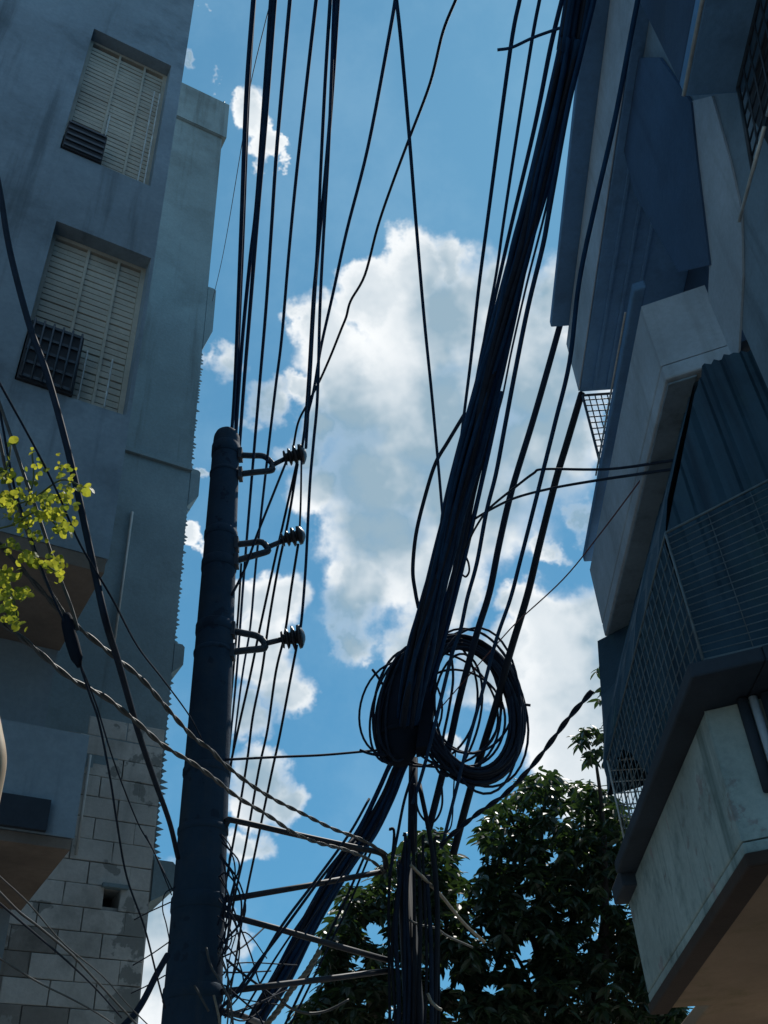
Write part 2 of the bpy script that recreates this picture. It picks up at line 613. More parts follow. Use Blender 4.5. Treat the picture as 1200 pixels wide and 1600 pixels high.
# lower sunshade box
ZL0, ZL1 = 1.88 + EYE, 2.42 + EYE
MB().box((-7.0, -0.926, ZL0 + 0.004), (0.04, 0.0, ZL1), FN).build('sunshade', MAT['left_wall'], near)
MB().box((-7.0, -0.926, ZL0 - 0.05), (0.03, -0.006, ZL0), FN).build('sunshade_soffit', MAT['left_soffit'], near)
MB().box((-2.6, 0.003, ZL0 + 0.01), (-0.1, 0.03, ZL0 + 0.16), FN).build('drip_band', MAT['coping'], near)
slat_l = None
for wi, (u0, u1, z0, z1) in enumerate(holes):
    fr = MB()
    e = 0.035
    for (a, b_, c, d) in ((u0, u0 + e, z0, z1), (u1 - e, u1, z0, z1), (u0 + e, u1 - e, z1 - e, z1), (u0 + e, u1 - e, z0, z0 + e),
                          ((u0 * 0.62 + u1 * 0.38), (u0 * 0.62 + u1 * 0.38) + 0.02, z0 + e, z1 - e), ((u0 * 0.3 + u1 * 0.7), (u0 * 0.3 + u1 * 0.7) + 0.02, z0 + e, z1 - e)):
        fr.box((a, -0.165, c), (b_, -0.115, d), FN)
    w = fr.build('window', MAT['shutter'], near)
    n = int((z1 - z0 - 2 * e) / 0.062)
    me = MB().add([Vector((0, 0, 0)), Vector((1, 0, 0)), Vector((1, 0.0, .050)), Vector((0, 0.0, .050)), Vector((0, -0.035, -.006)), Vector((1, -0.035, -.006)), Vector((1, -0.010, .050)), Vector((0, -0.010, .050))],
                  [(0, 1, 2, 3), (5, 4, 7, 6), (4, 0, 3, 7), (1, 5, 6, 2), (3, 2, 6, 7), (4, 5, 1, 0)]).mesh('slat', MAT['shutter'])
    for k in range(n):
        p = FN(u0 + e + 0.002, -0.13 + 0.003 * rnd.uniform(-1, 1), z0 + e + 0.004 + k * 0.062)
        o = inst('slat', me, w, p, (0, R(rnd.uniform(-.08, .08)), math.atan2(du.y, du.x)), ((u1 - u0 - 2 * e - 0.004), -1, 1))
    # bright metal rods of the grille
    for fu in ((0.42, 0.86, 0.93) if wi == 0 else (0.56, 0.80)):
        uu = u0 + (u1 - u0) * fu
        zt = z0 + (z1 - z0) * (0.75 if fu > 0.7 else 0.40)
        if wi: zt = z0 + (z1 - z0) * 0.32
        mr = MB()
        zq = z0 + 0.004
        pts = []
        while zq < zt:
            pts.append(FN(uu + rnd.uniform(-.001, .001), -0.03, zq))
            zq += 0.05
        mr.tube(pts, [0.009 if i % 2 else 0.005 for i in range(len(pts))], 6)
        mr.build('rod', MAT['grille_pale'], w)
    # dark louvre box at the lower left corner of the opening
    bx = MB()
    if wi == 0:
        a0, a1, c0, c1 = u0 + 0.01, u0 + (u1 - u0) * 0.44, z0 + 0.004, z0 + (z1 - z0) * 0.19
    else:
        a0, a1, c0, c1 = u0 + 0.01, u0 + (u1 - u0) * 0.50, z0 + 0.004, z0 + (z1 - z0) * 0.33
    bx.box((a0, -0.10, c0), (a1, 0.02, c1), FN)
    gb = bx.build('air_conditioner' if wi == 0 else 'window_cage', MAT['dark'], near)
    for k in range(5):
        zk = c0 + 0.03 + (c1 - c0 - 0.05) * k / 4
        MB().box((a0 + 0.01, 0.021, zk - 0.012), (a1 - 0.01, 0.034, zk + 0.012), FN).build('louvre' if wi == 0 else 'bar', MAT['iron'], gb)
    if wi:
        for k in range(6):
            uk = a0 + 0.02 + (a1 - a0 - 0.04) * k / 5
            MB().tube([FN(uk, 0.045, c0), FN(uk, 0.045, c1)], 0.007, 6).build('bar', MAT['iron'], gb)
# vertical plaster joint and slim drain pipe on the bay
MB().tube([FN(-1.9, 0.04, ZB), FN(-1.9, 0.04, 13.5)], 0.03, 8).build('drain_pipe', MAT['left_wall'], near)

# ---- farther block
FF = frame_at(FAR)
far = thing('apartment_building', FAR, 'tall grey block behind the pole with toothed corner, ledges and bare blockwork below', 'building')
ZR = uz(FAR, 0, 350, 165)[1]
b = MB()
hole = uz(FAR, 0, 163, 1388) + uz(FAR, 0, 186, 1418)
vh = (hole[0], hole[2], hole[3], hole[1])
ZPL = uz(FAR, 0, 230, 1180)[1]
wall_holes(b, FF, -7.0, 0.0, 0.0, ZR - 1.2, -0.03, 0.25, [vh])
b.build('wall', MAT['mortar'], far)
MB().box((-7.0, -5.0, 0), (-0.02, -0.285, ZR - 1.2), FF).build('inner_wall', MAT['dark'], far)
pc = MB()
uu = -7.0
while uu < -0.004:
    u2 = min(-0.003, uu + rnd.uniform(0.05, 0.14))
    zlow = ZPL + 0.16 * math.sin(uu * 3.1 + 1) + 0.06 * math.sin(uu * 9.7) + rnd.uniform(-.03, .03)
    pc.box((uu, -0.027, zlow), (u2, 0.0, ZR - 1.2), FF)
    uu = u2
pc.build('plaster_coat', MAT['far_wall'], far)
# ledges that break the corner outline: (top y, bottom y, reach px) in the photograph
prev = ZPL
ledge_z = []
for (yt, yb, ut) in ((450, 548, 0.13), (733, 790, 0.13), (1005, 1050, 0.12), (1343, 1408, 0.22)):
    xc = 330 - (yt - 450) * 0.099
    zt = uz(FAR, 0, xc, yt)[1]
    zb = uz(FAR, 0, xc - 8, yb)[1]
    ledge_z.append((zb, zt))
    prof = [(0.001, zb), (ut, zb + (zt - zb) * 0.32), (ut, zt - 0.03), (ut - 0.03, zt), (0.001, zt)]
    mbk = MB()
    mbk.prism([FF(u, 0.006, z) for u, z in prof], [FF(u, -1.6, z) for u, z in prof])
    if yt == 733:
        mbk.box((-1.05, 0.003, zt - 0.07), (0.0, 0.05, zt), FF)
    mbk.build('ledge', MAT['far_wall'], far)
# parapet and its raised band
MB().box((-7.0, -5.0, ZR - 1.2), (0.05, 0.04, ZR - 1.19), FF).build('roof_slab', MAT['far_wall'], far)
MB().box((-3.4, -0.25, ZR - 1.188), (0.06, 0.06, ZR), FF).build('parapet', MAT['far_wall'], far)
MB().tube([FF(0.0, -0.1, ZR), FF(0.0, -0.1, ZR + 0.35)], 0.012, 6).build('reinforcing_bar', MAT['iron'], far)
# zigzag metal strip hanging along the corner between ledges
zz = sorted(ledge_z)
spans = [(zz[0][1], zz[1][0]), (zz[1][1], zz[2][0]), (zz[2][1], zz[3][0])]
for a, c in spans:
    st = MB()
    z = a
    i = 0
    while z < c - 0.07:
        w_ = 0.018 + 0.034 * rnd.random() + (0.03 if a == zz[0][1] and z < a + 1.0 else 0)
        if rnd.random() < 0.25: w_ *= 0.3
        st.prism([FF(0.0, -0.02, z), FF(w_, -0.02, z + 0.03), FF(0.0, -0.02, z + 0.052)], [FF(0.0, -0.035, z), FF(w_, -0.035, z + 0.03), FF(0.0, -0.035, z + 0.052)])
        z += 0.056 + rnd.uniform(0, .012)
    tag(st.build('toothed_edging', MAT['far_wall'], far), None, None, None, 'stuff')
# bare blocks, each its own piece
bh = 0.215
me_cache, me_dark = [], []
for k in range(5):
    j = [rnd.uniform(-.014, .014) for _ in range(16)]
    q = MB()
    pr = [(0.0 + j[0], 0.0 + j[1]), (1.0 + j[2] / 3, 0.0 + j[3]), (1.0 + j[4] / 3, 1.0 + j[5]), (0.0 + j[6], 1.0 + j[7])]
    ch = [(0.015, 0.03), (0.985, 0.03), (0.985, 0.97), (0.015, 0.97)]
    vs = [Vector((u, 0, z)) for u, z in pr] + [Vector((u, 1.0, z)) for u, z in pr] + [Vector((u, 1.12, z)) for u, z in ch]
    q.add(vs, [(0, 1, 5, 4), (1, 2, 6, 5), (2, 3, 7, 6), (3, 0, 4, 7), (4, 5, 9, 8), (5, 6, 10, 9), (6, 7, 11, 10), (7, 4, 8, 11), (8, 9, 10, 11)])
    me_cache.append(q.mesh('block', MAT['block']))
    me_dark.append(q.mesh('block', MAT['block_dark']))
UB0, ZB0 = -uz(FAR, 0, 118, 1420)[0], uz(FAR, 0, 110, 1470)[1]

row = 0
z = 2.2
ang = math.atan2(du.y, du.x)
while z + bh < ZPL + 0.5:
    u = -0.02 - (0.22 if row % 2 else 0.0)
    first = True
    while u > -3.0:
        wd = 0.40 if not (first and row % 2 == 0) else 0.40
        u0b, u1b = u - wd, u
        if first and row % 2:
            u0b, u1b = -0.22 - 0.02 + 0.012, -0.02
            u = -0.24 + 0.012
        else:
            u = u0b - 0.008
        first = False
        cuts = [(u0b, u1b)]
        if u1b > vh[0] and u0b < vh[1] and z + bh > vh[2] + .02 and z < vh[3] - .02:
            cuts = [(u0b, min(u1b, vh[0])), (max(u0b, vh[1]), u1b)]
        for u0b, u1b in cuts:
          if u1b - u0b < 0.05: continue
          dk = rnd.random() < max(0.0, min(0.95, (-u1b - UB0) * 1.6 + (ZB0 - z) * 0.8))
          o = inst('block', rnd.choice(me_dark if dk else me_cache), far, FF(u0b, -0.029, z + 0.005), (0, 0, ang), (u1b - u0b, -(0.024 + rnd.uniform(0, 0.006)), bh - 0.008))
    z += bh
    row += 1
MB().box((vh[0] - 0.03, -0.02, vh[3] + 0.004), (vh[1] + 0.06, 0.05, vh[3] + 0.04), FF).build('vent_lintel', MAT['far_wall'], far)
for (xa, ya, xb, yb) in ((207, 800, 186, 1005), (141, 1180, 116, 1335)):
    ua, za = uz(FAR, 0.03, xa, ya)
    ub, zb = uz(FAR, 0.03, xb, yb)
    MB().tube([FF(ua, 0.03, za), FF(ua, 0.03, zb)], 0.016, 8).build('drain_pipe', MAT['pvc'], far)

# beige rounded thing at the left frame edge
bp_ = MB()
pts = [PT(-30, 1095, 3.0), PT(-19, 1150, 3.0), PT(-14, 1190, 3.0), PT(-24, 1245, 3.0), PT(-40, 1320, 3.0)]
bp_.tube(smooth_path(pts, 5), 0.05, 12)
tag(bp_.build('awning_pipe', MAT['beige'], None), 'beige bent pipe poking in beside the shaded blue-grey building', 'pipe')

# ------------------------------------------------------------------ right building
rb = thing('apartment_building', (2.9, 4.0, 0), 'blue-grey house with stacked caged balconies overhanging the lane on the right', 'building')
E0 = EYE


def skew(x0, x1, y, sl=0.36):
    return y - (x1 - x0) * sl


def slab(name, X0, X1, Ya, Yb, Z0, Z1, mat, parent, sk=True, sl=0.36):
    """block from the outer face X0 to X1, between near end Ya (slanting back with X) and far end Yb"""
    ya2 = skew(X0, X1, Ya, sl) if sk else Ya
    base = [Vector((X0, Ya, Z0)), Vector((X1, ya2, Z0)), Vector((X1, Yb, Z0)), Vector((X0, Yb, Z0))]
    top = [Vector((v.x, v.y, Z1)) for v in base]
    o = MB().prism(base, top).build(name, mat, parent)
    bv = o.modifiers.new('worn_edge', 'BEVEL')
    bv.width = min(0.012, 0.3 * (Z1 - Z0))
    bv.segments = 2
    return o


WX = 2.95
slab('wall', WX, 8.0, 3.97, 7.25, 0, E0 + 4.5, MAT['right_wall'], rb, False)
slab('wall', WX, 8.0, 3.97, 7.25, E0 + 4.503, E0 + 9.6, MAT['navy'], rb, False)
slab('wall', 2.2, 8.0, -9.0, 3.967, 0, E0 + 7.34, MAT['right_wall'], rb, False)
slab('wall', 2.6, 8.0, -9.0, 3.967, E0 + 7.34, E0 + 9.6, MAT['right_wall'], rb, False)

# top balcony (T)
tb = slab('balcony', 2.1, WX - .002, 0.6, 7.2, E0 + 7.35, E0 + 7.50, MAT['soffit'], rb, False)
slab('parapet', 2.1, 2.22, 0.6, 7.195, E0 + 7.503, E0 + 8.097, MAT['pale'], tb, False)
slab('fascia', 2.085, 2.098, 0.6, 7.19, E0 + 7.352, E0 + 8.09, MAT['pale'], tb, False)
slab('coping', 1.90, 2.30, 0.6, 6.95, E0 + 8.10, E0 + 8.19, MAT['cap'], tb, False)
# rib lines under the soffit
for xx in (2.22, 2.36, 2.5):
    slab('soffit_rib', xx, xx + 0.035, 0.6, 7.15, E0 + 7.325, E0 + 7.347, MAT['soffit'], tb, False)

# middle balcony (M)
MYA, MYB = 4.30, 7.27
mbal = slab('balcony', 1.8, WX - .004, MYA, MYB, E0 + 4.45, E0 + 4.57, MAT['pale'], rb)
slab('parapet', 1.8, 1.92, MYA + .003, MYB, E0 + 4.573, E0 + 5.16, MAT['pale'], mbal)
ya = MYA
# near-end parapet
MX2 = 2.195
base = [Vector((1.8, MYA, E0 + 4.572)), Vector((MX2, skew(1.8, MX2, MYA), E0 + 4.572)), Vector((MX2, skew(1.8, MX2, MYA) + .1, E0 + 4.572)), Vector((1.92, MYA + .08, E0 + 4.572))]
MB().prism(base, [v + Vector((0, 0, 0.585)) for v in base]).build('parapet', MAT['pale'], mbal)
slab('soffit_strip', 1.815, 1.985, MYA + .03, MYB - .03, E0 + 4.43, E0 + 4.447, MAT['right_wall'], mbal)
slab('soffit', 1.99, WX - .01, MYA + .03, MYB - .03, E0 + 4.425, E0 + 4.446, MAT['tarp'], mbal)
rail = slab('railing', 1.77, 1.85, MYA - .05, MYB + .02, E0 + 5.26, E0 + 5.34, MAT['cap'], mbal)
MB().tube([Vector((1.765, MYA + .2, E0 + 5.345)), Vector((1.765, MYA + 1.9, E0 + 5.345))], 0.008, 6).build('conduit', MAT['grille_pale'], mbal)  # highlight along the railing pipe, put in as a pale tube


def lattice(name, p00, p10, p11, p01, nu, nv, r, mat, parent, frame_r=None, diag=False):
    """security grille: an edge frame with bars; each bar is a part of it"""
    fr = MB().tube([p00, p10], frame_r or r * 1.8, 6).tube([p10, p11], frame_r or r * 1.8, 6).tube([p11, p01], frame_r or r * 1.8, 6).tube([p01, p00], frame_r or r * 1.8, 6)
    g_ = fr.build(name, mat, parent)
    def pt(a, b_):
        return p00.lerp(p10, a).lerp(p01.lerp(p11, a), b_)
    off = (p10 - p00).cross(p01 - p00).normalized() * r * 1.6
    for i in range(1, nu):
        MB().tube([pt(i / nu, 0), pt(i / nu, 1)], r, 5).build('bar', mat, g_)
    for j in range(1, nv):
        MB().tube([pt(0, j / nv) + off, pt(1, j / nv) + off], r, 5).build('bar', mat, g_)
    return g_


V = Vector
# cage over the middle balcony: street face and far end
lattice('balcony_cage', V((2.12, 7.2, E0 + 5.2)), V((2.94, 7.2, E0 + 5.2)), V((2.94, 7.2, E0 + 7.3)), V((2.12, 7.2, E0 + 7.3)), 13, 26, 0.007, MAT['iron'], rb, 0.014)
# dark navy panel over the wall beside the near end of the cage
q = [PX(x, y, 2.17) for x, y in ((1108, 414), (1098, 330), (1088, 250), (1079, 160), (1030, 90), (940, 90), (990, 300), (1060, 425))]
MB().prism(q, [v + Vector((0.022, 0, 0)) for v in q]).build('navy_sheet', MAT['navy'], rb)

# nearer upper balcony (N), almost over the camera
nb = slab('balcony', 1.8, 2.195, -1.0, 2.82, E0 + 5.11, E0 + 5.25, MAT['soffit'], rb, False)
slab('parapet', 1.802, 1.92, -1.0, 2.815, E0 + 5.253, E0 + 6.6, MAT['navy'], nb, False)
MB().tube([Vector((1.795, 0.5, E0 + 5.12)), Vector((1.795, 2.815, E0 + 5.12))], 0.012, 8).build('conduit', MAT['grille_pale'], nb)
V = Vector
lattice('balcony_cage', V((2.08, 0.2, E0 + 4.64)), V((2.08, 3.0, E0 + 4.64)), V((2.08, 2.78, E0 + 5.1)), V((2.08, 0.2, E0 + 5.1)), 22, 6, 0.006, MAT['iron'], rb, 0.012)
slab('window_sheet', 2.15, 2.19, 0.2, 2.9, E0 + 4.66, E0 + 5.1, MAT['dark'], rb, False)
MB().tube([V((2.07, 1.2, E0 + 4.62)), V((2.07, 2.68, E0 + 4.62))], 0.011, 8).build('conduit', MAT['grille_pale'], rb)
MB().tube([V((2.07, 2.74, E0 + 4.62)), V((2.07, 3.3, E0 + 4.62))], 0.011, 8).build('conduit', MAT['grille_pale'], rb)
# lit patch on the wall between the two bays, built in pale colour
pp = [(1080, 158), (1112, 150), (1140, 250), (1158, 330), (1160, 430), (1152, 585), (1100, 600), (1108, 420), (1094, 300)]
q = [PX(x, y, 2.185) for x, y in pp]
MB().prism(q, [v + V((0.013, 0, 0)) for v in q]).build('light_patch', MAT['pale'], rb)

# lower balcony (L)
LYA, LYB = 4.60, 7.32
lb = slab('balcony', 1.55, WX - .008, LYA, LYB, E0 + 1.60, E0 + 1.66, MAT['teal'], rb)
slab('parapet', 1.55, 1.67, LYA, LYB, E0 + 1.663, E0 + 2.335, MAT['teal'], lb)
base = [V((1.55, LYA - .002, E0 + 1.663)), V((WX - .008, skew(1.55, WX, LYA), E0 + 1.663)), V((WX - .008, skew(1.55, WX, LYA) + .1, E0 + 1.663)), V((1.675, LYA + .07, E0 + 1.663))]
MB().prism(base, [v + V((0, 0, 0.672)) for v in base]).build('parapet', MAT['teal'], lb)
slab('coping', 1.42, 1.75, LYA - .35, LYB - .40, E0 + 2.34, E0 + 2.42, MAT['coping'], lb)
slab('coping_end', 1.45, 1.75, LYB - .395, LYB + .02, E0 + 2.26, E0 + 2.38, MAT['coping'], lb, False)
base = [V((1.752, LYA - .47, E0 + 2.34)), V((WX - .01, skew(1.42, WX, LYA - .35), E0 + 2.34)), V((WX - .01, skew(1.42, WX, LYA - .35) + .4, E0 + 2.34)), V((1.752, LYA + .1, E0 + 2.34))]
MB().prism(base, [v + V((0, 0, 0.078)) for v in base]).build('coping', MAT['coping'], lb)
slab('drip_edge', 1.535, 1.66, LYA - .04, LYB, E0 + 1.53, E0 + 1.597, MAT['brown_edge'], lb)
slab('soffit', 1.662, WX - .012, LYA + .0, LYB - .02, E0 + 1.56, E0 + 1.598, MAT['brown'], lb)
for (xx, rr, mt) in ((1.715, 0.028, 'coping'), (1.765, 0.022, 'pale'), (1.83, 0.035, 'coping')):
    yy = skew(1.55, xx, LYA) - 0.03
    MB().tube([V((xx, yy, E0 + 1.86)), V((xx, yy - .02, E0 + 2.33))], rr, 10).build('pipe', MAT[mt], lb)

# cage on the lower balcony with a navy sheet inside
CX = 1.5
c0, c1 = E0 + 2.43, E0 + 3.12
CYA, CYB = 4.25, 6.8
yn = skew(CX, 2.4, CYA)
lattice('balcony_cage', V((CX, CYA, c0)), V((CX, CYB, c0)), V((CX, CYB, c1)), V((CX, CYA, c1 + .1)), 26, 8, 0.0035, MAT['grille'], rb, 0.007)
lattice('balcony_cage', V((CX, CYB, c0)), V((2.4, CYB, c0)), V((2.4, CYB, c1)), V((CX, CYB, c1)), 12, 8, 0.005, MAT['grille_pale'], rb, 0.009)
lattice('balcony_cage', V((CX, CYA, c0)), V((2.4, yn, c0)), V((2.4, yn, c1 + .35)), V((CX, CYA, c1 + .1)), 4, 20, 0.003, MAT['grille'], rb, 0.008)
sheet = MB()
prof = [(1.53, None), (1.515, E0 + 3.2), (1.60, E0 + 3.5), (1.76, E0 + 3.9), (1.975, E0 + 4.42)]
rows = []
ny = 60


def hem(k):
    y = CYA + .06 + (6.98 - CYA) * k / ny
    t = max(0.0, min(1.0, (y - 5.6) / 0.9))
    return E0 + 2.435 + 0.58 * t * t * (3 - 2 * t)


for (x, z) in prof:
    rows.append([V((x + 0.013 * math.sin(k * 1.9 + x * 3) + 0.006 * math.sin(k * 4.1), CYA + .06 + (6.98 - CYA) * k / ny, (hem(k) + 0.015 * abs(math.sin(k * 2.3))) if z is None else z)) for k in range(ny + 1)] + [V((1.587 + ((z or E0 + 3.05) - E0 - 3.34) * 0.135, 7.28, z or E0 + 3.05))])
for a, b_ in zip(rows, rows[1:]):
    for k in range(ny + 1):
        sheet.add([a[k], a[k + 1], b_[k + 1], b_[k]], [(0, 1, 2, 3)], True)
end = [V((1.587 + ((z or E0 + 3.05) - E0 - 3.34) * 0.135, 7.28, z or E0 + 3.05)) for x, z in prof] + [V((2.9, 7.28, E0 + 4.42)), V((2.9, 7.28, E0 + 3.15)), V((2.1, 7.28, E0 + 3.2)), V((1.8, 7.28, E0 + 3.1))]
sheet.add(end, [tuple(range(len(end)))])
nf = [(1.52, 2.43), (1.52, 3.25), (1.62, 3.5), (1.78, 3.9), (1.98, 4.42), (2.44, 4.42), (2.44, 2.43)]
nr = []
for k in range(41):
    x = 1.52 + 0.90 * k / 40
    zt = min(4.42, 3.25 + (x - 1.52) * 2.55) - (rnd.uniform(0, .07) if x > 1.9 else 0)
    y = skew(1.5, x, CYA + .05)
    fold = 0.012 * math.sin(k * 1.15) + 0.006 * math.sin(k * 2.9)
    nr.append([V((x, y - fold * f_, E0 + 2.43 + (zt - 2.43) * f_)) for f_ in (0, .25, .5, .75, 1)])
for a, b_ in zip(nr, nr[1:]):
    for k in range(4):
        sheet.add([a[k], b_[k], b_[k + 1], a[k + 1]], [(0, 1, 2, 3)], True)
sheet.build('navy_sheet', MAT['tarp'], rb)
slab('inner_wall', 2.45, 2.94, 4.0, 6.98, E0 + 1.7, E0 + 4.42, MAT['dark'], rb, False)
slab('soffit', 1.95, 2.93, 7.31, 9.0, E0 + 1.565, E0 + 1.66, MAT['brown'], rb, False)
slab('ground_floor_wall', 2.0, 2.93, 8.7, 8.95, 0, E0 + 1.56, MAT['brown'], rb, False)
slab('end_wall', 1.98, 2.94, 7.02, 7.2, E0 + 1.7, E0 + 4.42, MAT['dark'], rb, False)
# teal pilaster edge at the right frame side and pipe stub
q = [PX(x, y, 2.3) for x, y in ((1188, 770), (1215, 760), (1215, 1010), (1200, 1010))]
MB().prism(q, [v + V((0.2, 0, 0)) for v in q]).build('pilaster', MAT['teal'], rb)
MB().tube([PX(1160, 690, 2.2), PX(1215, 686, 2.2)], 0.03, 10).build('pipe', MAT['pvc'], rb)

# ------------------------------------------------------------------ utility pole
PY = 7.8
ptop, pbot = PT(354, 690, PY), PT(299, 1600, PY)
dirp = (ptop - pbot).normalized()
base_p = pbot - dirp * (pbot.z / dirp.z)
pole = thing('utility_pole', base_p, 'thick dark tapered utility pole with three insulator brackets', 'utility pole')


def prad(p, wpx):
    return wpx / 2 / FPX * depth(p)


r_top, r_bot = prad(ptop, 41), prad(pbot, 93)
sh = MB()
pts, rs = [], []
Ltot = (ptop - base_p).length
lb_ = (pbot - base_p).length
for i in range(40):
    t = i / 39
    l = Ltot * t
    pts.append(base_p + dirp * l)
    rs.append(r_bot + (r_top - r_bot) * (l - lb_) / (Ltot - lb_))
for k, s_ in ((0.06, 0.97), (0.11, 0.85), (0.145, 0.62), (0.16, 0.3)):
    pts.append(ptop + dirp * k)
    rs.append(r_top * s_)
sh.tube(pts, rs, 24)
sh.build('shaft', MAT['pole'], pole)


def paxis(y):
    x = 354 + (690 - y) * (55 / 910)
    p = PT(x, y, PY)
    l = (p - base_p).length
    return p, r_bot + (r_top - r_bot) * (l - lb_) / (Ltot - lb_)


for (y, h) in ((706, .16), (742, .05), (838, .10), (885, .12), (985, .11), (1022, .05), (1208, .07), (1300, .06), (1415, .12), (1555, .10)):
    p, r = paxis(y)
    MB().tube([p - dirp * h / 2, p - dirp * (h / 2 - .01), p + dirp * (h / 2 - .01), p + dirp * h / 2], [r + .001, r + .009, r + .009, r + .001], 24).build('band', MAT['pole'], pole)


def flatbar(pts, w, mat, name, parent):
    return MB().tube(pts, w, 8).build(name, mat, parent)


INS = []
for bi, (ua, ub, uc, la, lbp, st0, st1, i0, i1) in enumerate((
        ((372, 711), (412, 713), (425, 724), (372, 741), (424, 735), (425, 727), (447, 716), (443, 716), (479, 708)),
        ((366, 851), (408, 847), (418, 856), (366, 877), (417, 862), (416, 856), (442, 845), (439, 844), (477, 834)),
        ((361, 985), (402, 994), (413, 1004), (360, 1019), (412, 1013), (413, 1006), (441, 999), (439, 1000), (477, 993)))):
    Yb = PY - 0.02
    w = 0.033
    mbk = MB()
    mbk.tube(smooth_path([PT(*ua, Yb), PT((ua[0] + ub[0]) / 2, (ua[1] + ub[1]) / 2, Yb), PT(*ub, Yb), PT(*uc, Yb), PT(uc[0], (uc[1] + lbp[1]) / 2, Yb), PT(*lbp, Yb), PT((la[0] + lbp[0]) / 2, (la[1] + lbp[1]) / 2, Yb), PT(*la, Yb)], 5), w, 8)
    br_ = mbk.build('bracket', MAT['iron'], pole)
    MB().tube([PT(*st0, Yb), PT(*st1, Yb)], 0.026, 8).build('insulator_pin', MAT['iron'], br_)
    p0, p1 = PT(*i0, Yb), PT(*i1, Yb)
    INS.append((p0, p1))
    prof = [(0.0, .03), (0.02, .075), (0.10, .085), (0.13, .045), (0.20, .05), (0.24, .10), (0.32, .085), (0.36, .055), (0.42, .06), (0.47, .118), (0.56, .105), (0.6, .06), (0.66, .065), (0.70, .115), (0.82, .11), (0.9, .08), (0.98, .04), (1.0, .01)]
    if bi == 1:
        prof = [(a, r * 0.86) for a, r in prof]
    mi = MB()
    mi.tube([p0.lerp(p1, a) for a, _ in prof], [r for _, r in prof], 16)
    mi.build('insulator', MAT['porcelain'], br_)
    for pa in (ua, la):
        p = PT(pa[0] + 4, pa[1], Yb)
        MB().box((-0.02, -0.05, -0.07), (0.02, 0.05, 0.07), lambda x, y, z, p=p: p + V((x, y, z))).build('bracket_plate', MAT['iron'], br_)

# ------------------------------------------------------------------ second pole wrapped in cables
P2Y = 8.8
a2, b2 = PT(652, 1195, P2Y), PT(648, 1600, P2Y)
pole2 = thing('utility_pole', V((b2.x, P2Y, 0)), 'slim dark pole in front of the tree, wrapped in hanging cables', 'utility pole')
MB().tube([V((b2.x, P2Y, 0)), V((b2.x, P2Y, 2.5)), V((b2.x, P2Y, PT(650, 1345, P2Y).z))], [0.11, 0.10, 0.07], 18).build('shaft', MAT['black'], pole2)
MB().tube([PT(646, 1185, P2Y), PT(644, 1330, P2Y)], 0.045, 10).build('mast_pipe', MAT['cable'], pole2)
for k in range(11):
    x0 = 606 + k * 8.2 + rnd.uniform(-2, 2)
    yt = 1325 + rnd.uniform(-22, 70)
    yy = P2Y - 0.16 * math.sqrt(max(0, 1 - ((x0 - 648) / 46) ** 2)) - 0.02
    pts = [PT(645 + (x0 - 648) * 0.35 + rnd.uniform(-3, 3), (yt - 60 + rnd.uniform(-40, 0)) if k % 4 == 1 else yt - 8, P2Y - .05) if k % 4 == 1 else PT(x0, yt - 8, yy), PT(648 + (x0 - 648) * 0.8, yt, yy), PT(x0 + rnd.uniform(-3, 3), yt + 90, yy), PT(x0 + rnd.uniform(-4, 4), yt + 190, yy), PT(x0 + rnd.uniform(-3, 3), 1640, yy)]
    MB().tube(smooth_path(pts, 5), rnd.uniform(.012, .024), 6).build('cable', MAT[rnd.choice(['black', 'black', 'cable'])], pole2)
# steel tubes bracing one pole to the other
braces = [
    ([(352, 1292), (356, 1284), (366, 1282), (480, 1308), (560, 1325), (592, 1332), (601, 1340), (603, 1356)], 9, 'rusty brace pipe between the poles with bent ends, uppermost of the set'),
    ([(346, 1407), (480, 1384), (602, 1361)], 9, 'brace pipe between the poles that rises to the right behind the thick bundle'),
    ([(347, 1428), (430, 1450), (540, 1482), (612, 1502)], 9, 'brace pipe sloping down from the pole to the tree leaves'),
    ([(345, 1550), (440, 1538), (530, 1527), (612, 1516)], 9, 'brace pipe low on the pole, crossing just above the bottom one'),
    ([(346, 1579), (380, 1588), (420, 1604)], 9, 'short brace pipe at the very foot of the picture beside the pole'),
]
for px, w, lab in braces:
    pts = run(px, PY - 0.05, P2Y - 0.05)
    r = w / 2 / FPX * depth(pts[len(pts) // 2])
    mbp = MB()
    if len(px) > 4:
        pts = smooth_path(pts, 4)
    mbp.tube(pts, r, 12)
    tag(mbp.build('brace_pipe', MAT['pipe']), lab, 'pipe', 'brace pipes between the two poles')

# ------------------------------------------------------------------ wires
G_POLE = 'overhead wires along the pole'
G_BUN = 'cables beside the thick bundle'
G_LEFT = 'cables across the left building'
G_TAN = 'thin tangled wires round the pole foot'
